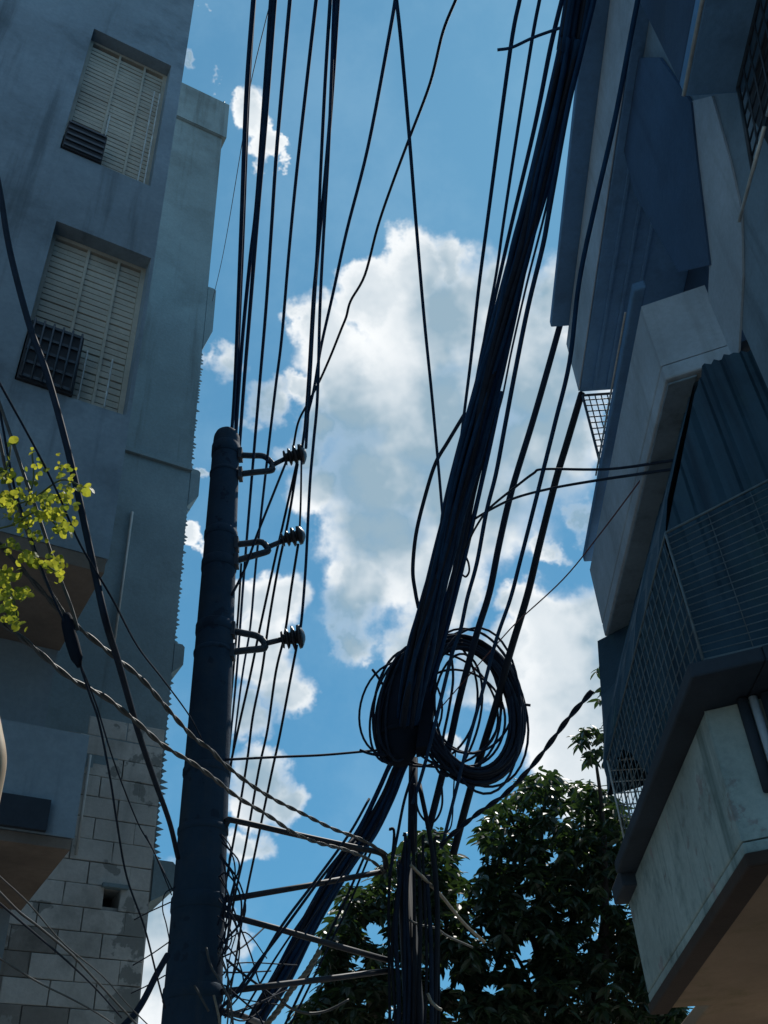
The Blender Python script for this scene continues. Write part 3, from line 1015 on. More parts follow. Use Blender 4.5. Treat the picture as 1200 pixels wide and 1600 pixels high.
# pixels seen, Y at start, Y at end, width px at start, material, label, group
WIRES = [
    ([(396, 0), (385, 150), (378, 330), (376, 380), (367, 600), (361, 690)], 3.2, 8.15, 8, 'cable_flare', 'thick dark wire running down to the pole top, leftmost of the overhead wires', G_POLE),
    ([(398, -10), (388, 150), (380, 370), (372, 560), (367, 690)], 3.25, 8.2, 6, 'cable_flare', 'dark wire hugging the leftmost overhead wire down to the pole top', G_POLE),
    ([(424, 0), (410, 200), (400, 330), (390, 415), (378, 540), (368, 688)], 3.2, 8.2, 8, 'cable_flare', 'left strand of the overhead pair that parts above the small round cloud', G_POLE),
    ([(429, 0), (414, 200), (403, 330), (391, 480), (382, 590), (374, 700)], 3.2, 8.15, 8, 'cable_flare', 'right strand of the overhead pair that parts above the small round cloud', G_POLE),
    ([(453, 0), (433, 225), (424, 360), (415, 490), (404, 620), (394, 740), (381, 900), (369, 1060), (357, 1186), (348, 1300)], 3.2, 16, 6.5, 'cable_flare', 'single overhead wire crossing the upper bracket close to the pole', G_POLE),
    ([(494, 0), (478, 140), (463, 275), (451, 400), (440, 530), (430, 610), (415, 740), (400, 880), (391, 980), (378, 1060), (362, 1190), (349, 1300)], 3.2, 16, 6, 'cable_flare', 'single overhead wire crossing the upper bracket at its fork', G_POLE),
    ([(516, 0), (508, 130), (501, 270), (495, 400), (489, 470), (482, 590), (475, 680), (470, 702)], 3.2, 7.75, 6, 'cable_flare', 'overhead wire tied to the top insulator, left of a close crossing pair', G_POLE),
    ([(528, 0), (517, 170), (506, 300), (498, 380), (491, 470), (484, 600), (478, 700)], 3.2, 7.8, 7, 'cable_flare', 'thick overhead wire tied to the top insulator from the crossing pair', G_POLE),
    ([(522, 0), (514, 220), (506, 360), (500, 480), (496, 620), (490, 690), (484, 760), (478, 880), (472, 960), (468, 990)], 3.25, 7.8, 5.5, 'cable_flare', 'overhead wire passing the upper insulators to the lowest insulator', G_POLE),
    ([(619, -10), (610, 45), (575, 230), (542, 360), (520, 460), (502, 540), (490, 610), (478, 660), (472, 700)], 3.3, 7.75, 6, 'cable_flare', 'straight slanting wire from top centre down to the top insulator', G_POLE),
    ([(712, 0), (692, 50), (672, 130), (640, 215), (612, 290), (590, 355), (570, 430), (548, 470), (541, 495), (533, 515), (515, 560), (497, 600), (481, 630), (466, 660), (458, 700)], 3.4, 7.75, 5, 'cable', 'kinked slack wire wandering down across the big cloud to the top insulator', G_POLE),
    ([(619, -5), (627, 70), (640, 220), (651, 360), (663, 500), (675, 620), (686, 740), (692, 812)], 3.3, 8.0, 6, 'cable_flare', 'wire slanting right from top centre into the thick bundle', G_POLE),
    ([(422, 5), (392, 130), (378, 225), (350, 390), (332, 470)], 3.6, 9.5, 1.6, 'cable', 'hair-thin wire from the top towards the toothed corner of the grey block', G_POLE),
    ([(447, 722), (415, 802), (400, 840), (382, 890), (362, 930)], 7.7, 7.7, 4, 'cable', 'wire from the top insulator slanting back to the pole below the middle bracket', G_POLE),
    ([(464, 722), (442, 820), (430, 872), (405, 987), (390, 1060), (372, 1140), (358, 1210), (349, 1300), (344, 1360)], 7.75, 11, 4, 'cable', 'wire from the top insulator falling straight past the lower bracket fork', G_POLE),
    ([(465, 725), (450, 815), (435, 885), (420, 972), (409, 1050), (395, 1120), (386, 1190), (372, 1275), (356, 1362), (344, 1430)], 7.75, 12, 4, 'cable', 'wire from the top insulator falling just left of the lower insulator', G_POLE),
    ([(471, 720), (470, 780), (468, 832)], 7.75, 7.75, 3.5, 'cable', 'short jumper wire between the top insulator and the middle insulator', G_POLE),
    ([(466, 850), (455, 920), (445, 990), (431, 1050), (418, 1140), (404, 1205), (383, 1325), (367, 1400), (352, 1490)], 7.75, 12, 4, 'cable', 'wire from the middle insulator dropping behind the upper brace pipe', G_POLE),
    ([(464, 1008), (454, 1060), (437, 1150), (425, 1205), (400, 1325), (383, 1408), (367, 1508), (352, 1590)], 7.75, 12, 4, 'cable', 'wire from the lowest insulator dropping past all the brace pipes', G_POLE),
    ([(377, 880), (372, 960), (362, 1080), (352, 1200), (348, 1290)], 7.7, 9.5, 3.5, 'cable', 'wire close along the right side of the pole below the middle bracket', G_POLE),
    # beside the bundle
    ([(812, 0), (797, 80), (765, 320), (748, 450), (736, 560), (726, 640), (716, 720)], 2.75, 7.0, 7, 'cable_flare', 'dark cable leftmost of those above the thick bundle', G_BUN),
    ([(843, 0), (830, 70), (800, 260), (785, 360), (775, 430), (760, 510), (745, 600), (735, 680)], 2.7, 6.8, 6, 'cable_flare', 'dark cable second from the left of those above the thick bundle', G_BUN),
    ([(878, 0), (860, 75), (835, 200), (797, 360), (772, 470), (755, 540), (738, 630)], 2.65, 6.6, 8, 'cable_flare', 'thick cable running close along the left side of the bundle', G_BUN),
    ([(777, 78), (800, 74), (835, 58), (880, 42)], 2.9, 2.8, 5, 'cable_flare', 'short stub of cut wire sticking out of the bundle near the top', G_BUN),
    ([(928, 0), (905, 95), (885, 180), (858, 330), (848, 385), (825, 480), (805, 580), (790, 660), (775, 740), (760, 800), (745, 880), (730, 935), (719, 986), (707, 1020), (692, 1080), (674, 1155), (659, 1211), (645, 1255)], 2.6, 8.7, 9, 'cable_flare', 'thick cable running close along the right side of the bundle', G_BUN),
    ([(921, 30), (880, 200), (852, 330), (824, 440), (800, 545), (785, 620), (772, 665)], 2.6, 6.9, 5, 'cable_flare', 'thin cable threading the bright slit beside the bundle', G_BUN),
    ([(878, 497), (855, 580), (832, 660), (800, 765), (780, 850), (765, 925), (745, 990), (719, 1087), (700, 1174), (670, 1296)], 6.96, 8.9, 10, 'cable', 'thick cable leaving the end of the top coping, left of three spaced cables', G_BUN),
    ([(1008, -60), (985, 60), (960, 190), (930, 320), (905, 440), (890, 565), (868, 658), (840, 770), (812, 880), (797, 937), (775, 1001), (752, 1087), (730, 1166), (711, 1241), (690, 1325)], 2.4, 9.0, 9, 'cable_flare', 'thick cable crossing the face of the top balcony, middle of three spaced cables', G_BUN),
    ([(909, 614), (885, 695), (868, 752), (842, 855), (824, 930), (797, 1020), (775, 1102), (752, 1177), (734, 1237), (708, 1335)], 7.22, 9.0, 11, 'black', 'thick cable beside the sky-lit grille, rightmost of three spaced cables', G_BUN),
    ([(727, 645), (700, 690), (680, 725), (663, 780), (650, 835), (645, 890), (649, 925), (654, 950)], 7.2, 7.9, 6, 'cable', 'slack cable bowing out to the left of the bundle over the cloud', G_BUN),
    ([(1055, 719), (950, 733), (851, 733), (833, 740), (804, 762), (775, 785), (757, 803), (740, 830), (728, 856)], 4.9, 7.4, 5, 'cable', 'bent drop wire from the house to the bundle, upper of two', 'drop wires to the house'),
    ([(1060, 732), (990, 742), (930, 751), (862, 763), (805, 778), (765, 797), (735, 815)], 4.9, 7.4, 5.5, 'cable', 'curved drop wire from the house to the bundle, lower of two', 'drop wires to the house'),
    ([(1012, 735), (937, 835), (880, 905), (810, 970), (780, 1002), (720, 1070), (672, 1125)], 5.2, 8.4, 2.2, 'cable_red', 'hair-thin maroon wire slanting from the house to the coil', 'drop wires to the house'),
    ([(727, 868), (732, 880), (733, 893), (728, 901), (722, 898)], 7.7, 7.7, 3.5, 'cable', 'little wire loop poking from the right side of the bundle', G_BUN),
    ([(647, 1225), (652, 1262), (662, 1280), (674, 1286), (685, 1275), (691, 1255), (690, 1225)], 8.5, 8.5, 3.5, 'cable', 'hanging wire loop just below the coil', G_BUN),
    ([(352, 1187), (430, 1183), (500, 1180), (560, 1175), (600, 1171)], 7.7, 8.5, 4, 'cable', 'nearly level wire from the pole to the splice closure', G_POLE),
    ([(648, 1200), (632, 1250), (620, 1310), (608, 1370)], 8.6, 8.6, 4.5, 'cable', 'straight drop cable from the closure beside the wrapped pole', G_BUN),
    ([(712, 1170), (709, 1230), (705, 1290), (690, 1302), (678, 1300)], 8.7, 8.7, 2.6, 'cable', 'thin wire hanging from the coil to the tree top', G_BUN),
    # left side
    ([(-20, 200), (0, 300), (15, 390), (45, 505), (75, 590), (110, 720), (145, 880), (165, 970), (185, 1035), (215, 1140), (240, 1215), (265, 1285), (278, 1340)], (3.3, 7, 4.25), 7.6, 9, 'cable', 'heavy black cable sweeping down the left building to the pole', G_LEFT),
    ([(0, 600), (55, 700), (90, 770), (125, 850), (175, 935), (215, 1010), (258, 1066), (297, 1120), (318, 1160)], (3.2, 4, 4.3), 7.6, 4, 'cable', 'thin dark wire from the yellow leaves towards the pole', G_LEFT),
    ([(0, 632), (20, 690), (40, 750), (55, 790), (85, 880), (110, 945), (122, 985)], 3.7, 4.3, 5, 'cable_grey', 'grey wire through the yellow leaves, right of a converging set', G_LEFT),
    ([(0, 690), (15, 760), (38, 820), (60, 880), (80, 925), (105, 965)], 3.7, 4.3, 5, 'cable_grey', 'grey wire through the yellow leaves, left of a converging set', G_LEFT),
    ([(3, 660), (22, 760), (45, 830), (66, 890), (95, 960), (118, 1000)], 3.75, 4.3, 4, 'cable', 'dark wire through the yellow leaves, middle of a converging set', G_LEFT),
    ([(124, 1035), (140, 1085), (155, 1130), (172, 1215), (182, 1280), (198, 1370), (226, 1450), (245, 1525), (258, 1575)], 4.4, 7.4, 4, 'cable', 'wire dropping from the dark splice sleeve down the blockwork', G_LEFT),
    ([(122, 1030), (150, 1100), (178, 1190), (215, 1285), (240, 1330), (268, 1398)], 4.4, 7.5, 3, 'cable', 'thin wire from the dark splice sleeve to the side of the pole', G_LEFT),
    ([(0, 1395), (30, 1425), (60, 1448), (110, 1490), (150, 1532), (185, 1570), (215, 1602)], 3.8, 5.8, 4, 'cable_grey', 'pale grey wire across the dark masonry at lower left, uppermost', G_LEFT),
    ([(0, 1370), (45, 1412), (100, 1475), (160, 1525), (200, 1570), (235, 1605)], 4.0, 6.2, 2.5, 'cable_grey', 'hair-thin grey wire just over the lower left wires', G_LEFT),
    ([(0, 1412), (50, 1455), (105, 1502), (150, 1545), (190, 1590)], 3.8, 5.6, 3.5, 'cable', 'dark wire beneath the pale grey wire at lower left', G_LEFT),
    ([(0, 1498), (60, 1535), (110, 1560), (150, 1582), (185, 1605)], 4.0, 5.5, 3, 'cable_grey', 'lowest pale wire at the bottom left corner', G_LEFT),
    ([(262, 1492), (245, 1522), (226, 1560), (210, 1585), (190, 1606)], 7.4, 7.0, 10, 'cable', 'stiff thick cable curving off the left foot of the pole', G_LEFT),
    # foot tangle
    ([(228, 1305), (250, 1350), (270, 1392)], 7.9, 7.7, 2, 'cable', 'thin wire beside the lowest ledge slanting to the pole', G_TAN),
    ([(210, 1437), (235, 1424), (268, 1409)], 8.3, 7.7, 2, 'cable', 'thin wire rising from the blockwork to the pole, highest of three', G_TAN),
    ([(208, 1508), (235, 1492), (264, 1472)], 8.3, 7.7, 2, 'cable', 'thin wire rising from the blockwork to the pole, middle of three', G_TAN),
    ([(205, 1552), (230, 1540), (258, 1524)], 8.3, 7.7, 2, 'cable', 'thin wire rising from the blockwork to the pole, lowest of three', G_TAN),
    ([(274, 1386), (258, 1396), (254, 1420), (260, 1445), (266, 1475)], 7.6, 7.6, 2, 'cable', 'thin wire curl on the left side of the pole', G_TAN),
    ([(342, 1370), (352, 1364), (366, 1378), (376, 1402), (377, 1428), (372, 1446), (358, 1462), (345, 1476)], 7.65, 7.65, 3, 'cable', 'wide wire loop on the right side of the pole', G_TAN),
    ([(343, 1372), (356, 1396), (360, 1425), (352, 1455), (342, 1480)], 7.65, 7.65, 2.6, 'cable', 'narrow wire loop on the right side of the pole', G_TAN),
    ([(345, 1368), (358, 1400), (372, 1440), (392, 1492), (405, 1535), (420, 1570)], 7.7, 8.2, 2.6, 'cable', 'thin wire falling right from the pole across the brace pipes', G_TAN),
    ([(342, 1490), (352, 1460), (350, 1430), (356, 1395)], 7.65, 7.65, 2.4, 'cable', 'short wire curling up beside the pole', G_TAN),
    ([(355, 1500), (380, 1522), (402, 1538), (430, 1560)], 7.7, 8.4, 4, 'cable', 'dark wire slanting down right from the pole foot over the low brace', G_TAN),
    ([(345, 1575), (365, 1556), (392, 1528), (440, 1447), (493, 1376), (545, 1304), (577, 1248)], 7.7, 8.5, 5, 'cable', 'long tie cable from the pole foot up to the bundle, outermost', G_TAN),
    ([(348, 1572), (372, 1546), (397, 1512), (446, 1448), (505, 1368), (552, 1310)], 7.7, 8.5, 5, 'cable', 'long tie cable from the pole foot up to the bundle, second from outside', G_TAN),
    ([(375, 1590), (400, 1548), (437, 1487), (502, 1393), (556, 1315)], 7.9, 8.5, 3.5, 'cable', 'long tie cable from the pole foot up to the bundle, third from outside', G_TAN),
    ([(384, 1600), (410, 1552), (452, 1490), (512, 1400), (566, 1325)], 8.0, 8.5, 3.5, 'cable', 'long tie cable from the pole foot up to the bundle, nearest to it', G_TAN),
    ([(573, 1330), (540, 1405), (507, 1474), (478, 1532), (445, 1602)], 8.6, 9.0, 4, 'cable', 'straight cable below the bundle on its right, upper of two', G_TAN),
    ([(580, 1330), (546, 1412), (513, 1480), (484, 1540), (452, 1605)], 8.6, 9.0, 3.5, 'cable', 'straight cable below the bundle on its right, lower of two', G_TAN),
    ([(352, 1540), (375, 1560), (400, 1582), (412, 1602)], 7.65, 8.0, 3, 'cable', 'thin wire arching off the pole foot near the bottom edge', G_TAN),
    ([(322, 1480), (330, 1510), (348, 1540), (360, 1570), (364, 1602)], 7.5, 7.5, 4, 'cable_grey', 'pale wire snaking down the face of the pole foot', G_TAN),
    ([(304, 1540), (316, 1562), (326, 1580)], 7.5, 7.5, 4, 'cable_grey', 'short pale wire end on the face of the pole foot', G_TAN),
    ([(334, 1555), (340, 1580), (344, 1605)], 7.5, 7.5, 4, 'cable_tan', 'short tan wire at the right side of the pole foot', G_TAN),
    ([(432, 1555), (452, 1574), (480, 1583), (505, 1581), (525, 1573), (545, 1562)], 8.2, 8.6, 4, 'cable_grey', 'sagging slack wire between the bundle and the tree', G_TAN),
    ([(642, 1352), (668, 1378), (690, 1400), (706, 1420), (728, 1446), (757, 1472)], 8.4, 9.5, 5, 'cable_tan', 'pale slack wire slanting across the dark tree from the wrapped pole', 'pale wires across the tree'),
    ([(640, 1438), (655, 1445), (680, 1450), (698, 1462), (715, 1470), (738, 1480)], 8.5, 9.5, 3.5, 'cable_grey', 'lower pale wire across the dark tree right of the wrapped pole', 'pale wires across the tree'),
    ([(668, 1552), (674, 1565), (684, 1575), (690, 1578)], 8.5, 8.5, 5, 'cable_tan', 'small pale curl of wire on the wrapped pole', 'pale wires across the tree'),
]


tg = random.Random(17)
for k in range(14):
    ya = tg.uniform(1300, 1500)
    x0 = 345 - (ya - 1300) * 0.01
    bow = tg.uniform(6, 30)
    ln = tg.uniform(60, 150)
    px_ = [(x0 + tg.uniform(-4, 2), ya), (x0 + bow, ya + ln * .3), (x0 + bow * tg.uniform(.6, 1.3), ya + ln * .65), (x0 + tg.uniform(-6, 14), ya + ln)]
    WIRES.append((px_, 7.62, 7.62, tg.uniform(1.8, 3), tg.choice(['cable', 'cable', 'cable_grey']), 'thin wire bowing out in the tangle on the right of the pole foot', G_TAN))
for k in range(8):
    ya = tg.uniform(1470, 1590)
    px_ = [(tg.uniform(345, 352), ya), (tg.uniform(370, 390), ya + tg.uniform(-20, 25)), (tg.uniform(410, 470), ya + tg.uniform(-50, 50))]
    WIRES.append((px_, 7.65, 8.4, tg.uniform(1.8, 2.8), 'cable', 'thin wire strung from the pole foot towards the lower bundle', G_TAN))


for px, Y0, Y1, w, mt, lab, grp in WIRES:
    if isinstance(Y0, tuple):
        i_ = Y0[1]
        pts = run(px[:i_ + 1], Y0[0], Y0[2])[:-1] + run(px[i_:], Y0[2], Y1)
    else:
        pts = run(px, Y0, Y1)
    if px[0][1] <= 60 and 'stub' not in lab:
        pts = [pts[0] + (pts[0] - pts[1]).normalized() * q_ for q_ in (4.0, 1.5, 0.5, 0.15)] + pts      # on over the viewer's head
    elif px[0][0] <= 3:
        pts = [pts[0] + (pts[0] - pts[1]).normalized() * q_ for q_ in (1.5, 0.4)] + pts
    k = len(pts) // 3
    r = w / 2 / FPX * depth(pts[4] if px[0][1] <= 60 and 'stub' not in lab else pts[2] if px[0][0] <= 3 else pts[0])
    if pts[0].y > 5 and w > 0:
        r = w / 2 / FPX * depth(pts[k])
    nm = 'overhead_wire' if grp == G_POLE else ('telecom_cable' if grp == G_BUN else 'hanging_wire')
    tag(MB().tube(smooth_path(pts, 6), r, 8 if w > 4 else 6).build(nm, MAT[mt]), lab, 'wire' if w < 7 else 'cable', grp)


def twisted(px, Y0, Y1, w, mt, lab, pitch=0.22, strands=3, name='twisted_cable', grp=None):
    c = smooth_path(run(px, Y0, Y1), 10)
    # resample evenly
    L = [0.0]
    for a, b_ in zip(c, c[1:]): L.append(L[-1] + (b_ - a).length)
    n = max(30, int(L[-1] / 0.02))
    pts = []
    j = 0
    for i in range(n + 1):
        l = L[-1] * i / n
        while j < len(L) - 2 and L[j + 1] < l: j += 1
        pts.append(c[j].lerp(c[j + 1], (l - L[j]) / max(1e-6, L[j + 1] - L[j])))
    rs = w / 2 / FPX * depth(pts[n // 2]) * 0.52
    m_ = MB()
    for s_ in range(strands):
        hp = []
        for i, p in enumerate(pts):
            t = (pts[min(i + 1, n)] - pts[max(i - 1, 0)]).normalized()
            u = t.cross(V((0, 0, 1))).normalized()
            v = t.cross(u)
            a = 2 * math.pi * (L[-1] * i / n / pitch + s_ / strands) + 0.5 * math.sin(i * 0.07)
            hp.append(p + (u * math.cos(a) + v * math.sin(a)) * rs * (1.0 if strands > 2 else 0.9))
        m_.tube(hp, rs, 6)
    tag(m_.build(name, MAT[mt]), lab, 'cable', grp)


G_TW = 'twisted service cables across the pole'
twisted([(-15, 835), (30, 885), (60, 918), (105, 965), (165, 1015), (220, 1060), (255, 1100), (300, 1150), (330, 1172), (346, 1190), (390, 1225), (430, 1250), (470, 1270), (520, 1295), (565, 1312), (605, 1335)], 4.0, 8.6, 7.5, 'cable_grey', 'twisted service cable passing in front of the pole, upper of two', 0.34, 2, grp=G_TW)
twisted([(-15, 958), (50, 1010), (110, 1060), (165, 1090), (215, 1130), (255, 1165), (300, 1192), (335, 1217), (370, 1245), (420, 1275), (460, 1302), (500, 1318), (540, 1328), (580, 1345), (600, 1362)], 4.0, 8.6, 7.5, 'cable_grey', 'twisted service cable passing in front of the pole, lower of two', 0.34, 2, grp=G_TW)
twisted([(925, 1080), (890, 1120), (860, 1160), (830, 1198), (790, 1240), (745, 1272), (705, 1305), (688, 1322)], 7.0, 8.8, 9, 'cable', 'dark twisted service cable rising right from the wrapped pole to the house', 0.4, 2)
twisted([(500, 1485), (488, 1505), (475, 1525), (455, 1547), (436, 1577), (412, 1606)], 8.4, 8.3, 10, 'cable_tan', 'pale tan twisted cable strung at the bottom beside the bundle', 0.16, 3)
# dark sleeve where the left wires meet
sp = MB()
sp.tube(smooth_path([PT(104, 960, 4.28), PT(108, 985, 4.28), PT(116, 1015, 4.3), PT(124, 1042, 4.32)], 4), [0.02, .028, .032, .033, .033, .033, .034, .034, .033, .032, .03, .02, .012], 10)
tag(sp.build('splice_sleeve', MAT['closure']), 'dark splice sleeve where the wires meet below the yellow leaves', 'cable joint')

# ------------------------------------------------------------------ the thick bundle
def bundle(ax, wpx, Y0, Y1, nstr, label, seed, name='cable_bundle', loose=0.0):
    rr = random.Random(seed)
    cen = run(ax, Y0, Y1)
    t = thing(name, cen[-1], label, 'cable bundle')
    if ax[0][1] < 0:
        cen = [cen[0] + (cen[0] - cen[1]).normalized() * 4.0] + cen
        wpx = [wpx[0]] + list(wpx)
    dense = cen
    for s_ in range(nstr):
        a0 = rr.uniform(0, 6.28)
        q = math.sqrt((s_ + 0.5) / nstr)
        pts = []
        tw = rr.uniform(-0.5, 0.5)
        for i, p in enumerate(dense):
            tt = (dense[min(i + 1, len(dense) - 1)] - dense[max(i - 1, 0)]).normalized()
            u = tt.cross(V((0, 0, 1))).normalized()
            v = tt.cross(u)
            R_ = wpx[i] / 2 / FPX * max(4.5, depth(p))
            a = a0 + tw * i * 0.35 + rr.uniform(-.25, .25)
            qq = min(0.93, q * 0.93 + rr.uniform(-.08, .08))
            pts.append(p + (u * math.cos(a) + v * math.sin(a)) * R_ * qq)
        MB().tube(smooth_path(pts, 6), rr.uniform(0.014, 0.024), 7).build('cable', MAT[rr.choice(['cable_flare', 'cable', 'cable_flare'])], t)
    return t


ax = [(908, -30), (893, 60), (868, 165), (842, 275), (815, 385), (785, 500), (757, 610), (728, 720), (706, 800), (692, 860), (672, 940), (655, 1010), (638, 1090), (628, 1180)]
wd = [44, 44, 43, 42, 42, 43, 46, 48, 42, 40, 46, 50, 46, 32]
bundle(ax, wd, 2.55, 8.6, 30, 'thick drooping bundle of black cables along the lane from top right', 3)
ax = [(775, 610), (757, 690), (738, 770), (720, 850), (702, 930), (688, 990), (668, 1060), (640, 1150)]
bundle(ax, [20, 22, 24, 24, 22, 20, 20, 14], 6.6, 8.5, 8, 'slim side bundle parting from the right of the thick cable bundle', 5)
ax = [(640, 1165), (622, 1192), (602, 1240), (572, 1298), (540, 1345), (505, 1405), (475, 1462), (440, 1530), (405, 1590), (395, 1615)]
bundle(ax, [28, 31, 33, 34, 32, 30, 29, 30, 32, 32], 8.5, 10.5, 16, 'lower bundle of black cables slanting down left from the splice closure', 9)

# splice closure hung on the bundle
def PC(x, y, dY=0.0):
    return PT(x, y, 8.42 + dY)


cl = thing('splice_closure', PC(632, 1180), 'big black splice closure hung on the bundle beside the coil', 'cable joint')
body = MB()
axc = [(642, 1030), (640, 1042), (636, 1060), (632, 1090), (630, 1120), (627, 1150), (625, 1170), (626, 1185), (628, 1194)]
wc = [26, 44, 56, 68, 72, 68, 56, 40, 22]
body.tube([PC(*p, -0.1) for p in axc], [w / 2 / FPX * 9.4 for w in wc], 18)
body.build('body', MAT['closure'], cl)
body = MB()
lid = [PC(660, 1082, -0.28), PC(681, 1086, -0.28), PC(668, 1165, -0.28), PC(650, 1168, -0.28)]
body.prism(lid, [v + V((0, 0.2, 0)) for v in lid])
body.build('clamp_block', MAT['closure'], cl)
for y in (1065, 1145):
    i = 2 if y == 1065 else 5
    p = PC(*axc[i], -0.1)
    MB().tube([p + V((0, 0, -.02)), p + V((0, 0, .02))], (wc[i] / 2 + 1) / FPX * 9.4, 18).build('strap', MAT['closure'], cl)

# coil of spare cable
coil = thing('cable_coil', PC(740, 1105), 'large hanging coil of spare black cable beside the splice closure', 'cable coil')
rc = random.Random(21)


def loop(cx, cy, rx, ry, tilt, dY, r, parent, a0=0.0, a1=6.2832, wob=2.0, mat='cable'):
    n = 40
    pts = []
    ph = rc.uniform(0, 6.28)
    for i in range(n + 1):
        a = a0 + (a1 - a0) * i / n
        k = 1 + (wob / 100.0) * math.sin(2 * a + ph) + (wob / 160.0) * math.sin(3 * a + ph * 2)
        x = rx * math.cos(a) * k
        y = ry * math.sin(a) * k
        c_, s_ = math.cos(R(tilt)), math.sin(R(tilt))
        pts.append(PC(cx + x * c_ - y * s_, cy + x * s_ + y * c_, dY + 0.10 * math.cos(a)))
    MB().tube(pts, r, 7).build('loop', MAT[mat], parent)


for k in range(22):
    f = k / 21
    loop(733 + rc.uniform(-5, 5), 1108 + rc.uniform(-4, 4), 64 + 20 * f + rc.uniform(-3, 3), 98 + 22 * f + rc.uniform(-4, 4), -14 + rc.uniform(-4, 4), rc.uniform(-.13, .1), rc.uniform(.012, .019), coil)
for (cx, cy, rx, ry, tl) in ((700, 1100, 80, 108, -18), (690, 1108, 96, 92, -30), (675, 1100, 70, 100, 10), (716, 1098, 52, 86, -24), (728, 1090, 70, 88, -30), (745, 1110, 78, 122, -6), (712, 1115, 40, 92, 8), (722, 1120, 66, 76, -40), (748, 1108, 70, 124, -3)):
    loop(cx, cy, rx, ry, tl, rc.uniform(-.15, .12), .012, coil, wob=5)
coil2 = thing('cable_coil', PC(610, 1110), 'smaller coil of black cable round the left side of the splice closure', 'cable coil')
for k in range(9):
    f = (k % 9) / 8
    loop(630 + rc.uniform(-4, 4), 1100 + rc.uniform(-5, 5), 30 + 14 * f + rc.uniform(-3, 3), 84 + 10 * f + rc.uniform(-5, 5), 14 + rc.uniform(-6, 6), rc.uniform(-.22, .0), rc.uniform(.010, .015), coil2)
loop(625, 1110, 62, 78, 22, -.1, .011, coil2, wob=4)
for px in ([(582, 1046), (590, 1057), (600, 1072)], [(562, 1172), (580, 1178), (600, 1180), (620, 1176)], [(820, 1101), (829, 1102)], [(704, 1015), (708, 1060), (701, 1110), (692, 1160), (700, 1196)]):
    MB().tube(smooth_path([PC(x, y, -.15) for x, y in px], 5), 0.013, 7).build('loose_end', MAT['cable'], coil2 if px[0][0] < 650 else coil)

# ------------------------------------------------------------------ tree
def inside(poly, x, y):
    c = False
    j = len(poly) - 1
    for i in range(len(poly)):
        xi, yi = poly[i]
        xj, yj = poly[j]
        if (yi > y) != (yj > y) and x < (xj - xi) * (y - yi) / (yj - yi) + xi:
            c = not c
        j = i
    return c


tr = random.Random(11)


def leaf_frame(direction, roll):
    d = direction.normalized()
    ref = V((0, 0, 1)) if abs(d.z) < 0.95 else V((1, 0, 0))
    s_ = d.cross(ref).normalized()
    n_ = s_.cross(d)
    c_, q_ = math.cos(roll), math.sin(roll)
    return d, s_ * c_ + n_ * q_, n_ * c_ - s_ * q_


def leaf_pts(L, Wd, droop=0.25):
    st = [(0, .0, 0), (.28, .42, -.02), (.6, .46, -.10), (.85, .22, -.2), (1.0, 0, -.28)]
    vs = [(0, 0, 0)]
    for a, w_, z_ in st[1:4]:
        vs += [(a * L, w_ * Wd, z_ * L * droop + .02 * L), (a * L, 0, z_ * L * droop - .03 * L), (a * L, -w_ * Wd, z_ * L * droop + .02 * L)]
    vs.append((L, 0, -.3 * L * droop))
    fs = [(0, 2, 1), (0, 3, 2), (1, 2, 5, 4), (2, 3, 6, 5), (4, 5, 8, 7), (5, 6, 9, 8), (7, 8, 10), (8, 9, 10)]
    return vs, fs


LV, LF = leaf_pts(1.0, 0.40, 1.0)
leaf_me = MB().add([V(v) for v in LV], LF, False).mesh('leaf', MAT['leaf'])

tree_base = V((1.5, 12.6, 0))
tree = thing('mango_tree', tree_base, 'dark leafy tree filling the lane beyond the wrapped pole', 'tree')
crown_poly = [(462, 1610), (470, 1572), (500, 1560), (512, 1520), (508, 1462), (530, 1425), (540, 1392), (572, 1388), (592, 1372), (602, 1345), (640, 1312), (655, 1296), (690, 1300), (706, 1345), (722, 1385), (740, 1392), (768, 1342), (752, 1300), (772, 1262), (803, 1245), (828, 1212), (862, 1206), (882, 1232), (915, 1222), (945, 1238), (968, 1268), (990, 1300), (1060, 1330), (1060, 1640), (462, 1640)]
holes_px = [(588, 1455, 20), (560, 1500, 13), (812, 1485, 16), (830, 1480, 10), (960, 1398, 14), (940, 1442, 12), (935, 1545, 12), (955, 1520, 9), (690, 1525, 17), (660, 1505, 9), (770, 1540, 11), (720, 1400, 8), (866, 1333, 7), (780, 1400, 6), (905, 1480, 9), (860, 1560, 8), (700, 1580, 8), (990, 1570, 7), (985, 1420, 7), (880, 1420, 7), (600, 1580, 7), (560, 1560, 7)]
for _ in range(150):
    holes_px.append((tr.uniform(520, 995), tr.uniform(1230, 1600), tr.uniform(2, 7)))
crown = MB()
singles = []
twigs = MB()


def spray(c, n, outw, size, into):
    for k in range(n):
        a = 6.283 * k / n + tr.uniform(-.4, .4)
        d = V((math.cos(a), math.sin(a), tr.uniform(-0.9, 0.25))) + outw * 0.5
        L = size * tr.uniform(0.75, 1.2)
        off = V((tr.uniform(-.03, .03), tr.uniform(-.03, .03), tr.uniform(-.03, .03)))
        dd, ss_, nn = leaf_frame(d, tr.uniform(-.7, .7))
        into.append((c + off, dd, ss_, nn, L))


allv = []
cnt = 0
while cnt < 3900:
    x, y = tr.uniform(455, 1060), tr.uniform(1195, 1640)
    if not inside(crown_poly, x, y): continue
    if any((x - hx) ** 2 + (y - hy) ** 2 < (hr + 5) ** 2 for hx, hy, hr in holes_px): continue
    cnt += 1
    Yc = tr.uniform(11.2, 14.2)
    p = PT(x, y, Yc)
    spray(p, tr.randint(5, 8), V((0, 0, 0)), 0.17, allv)
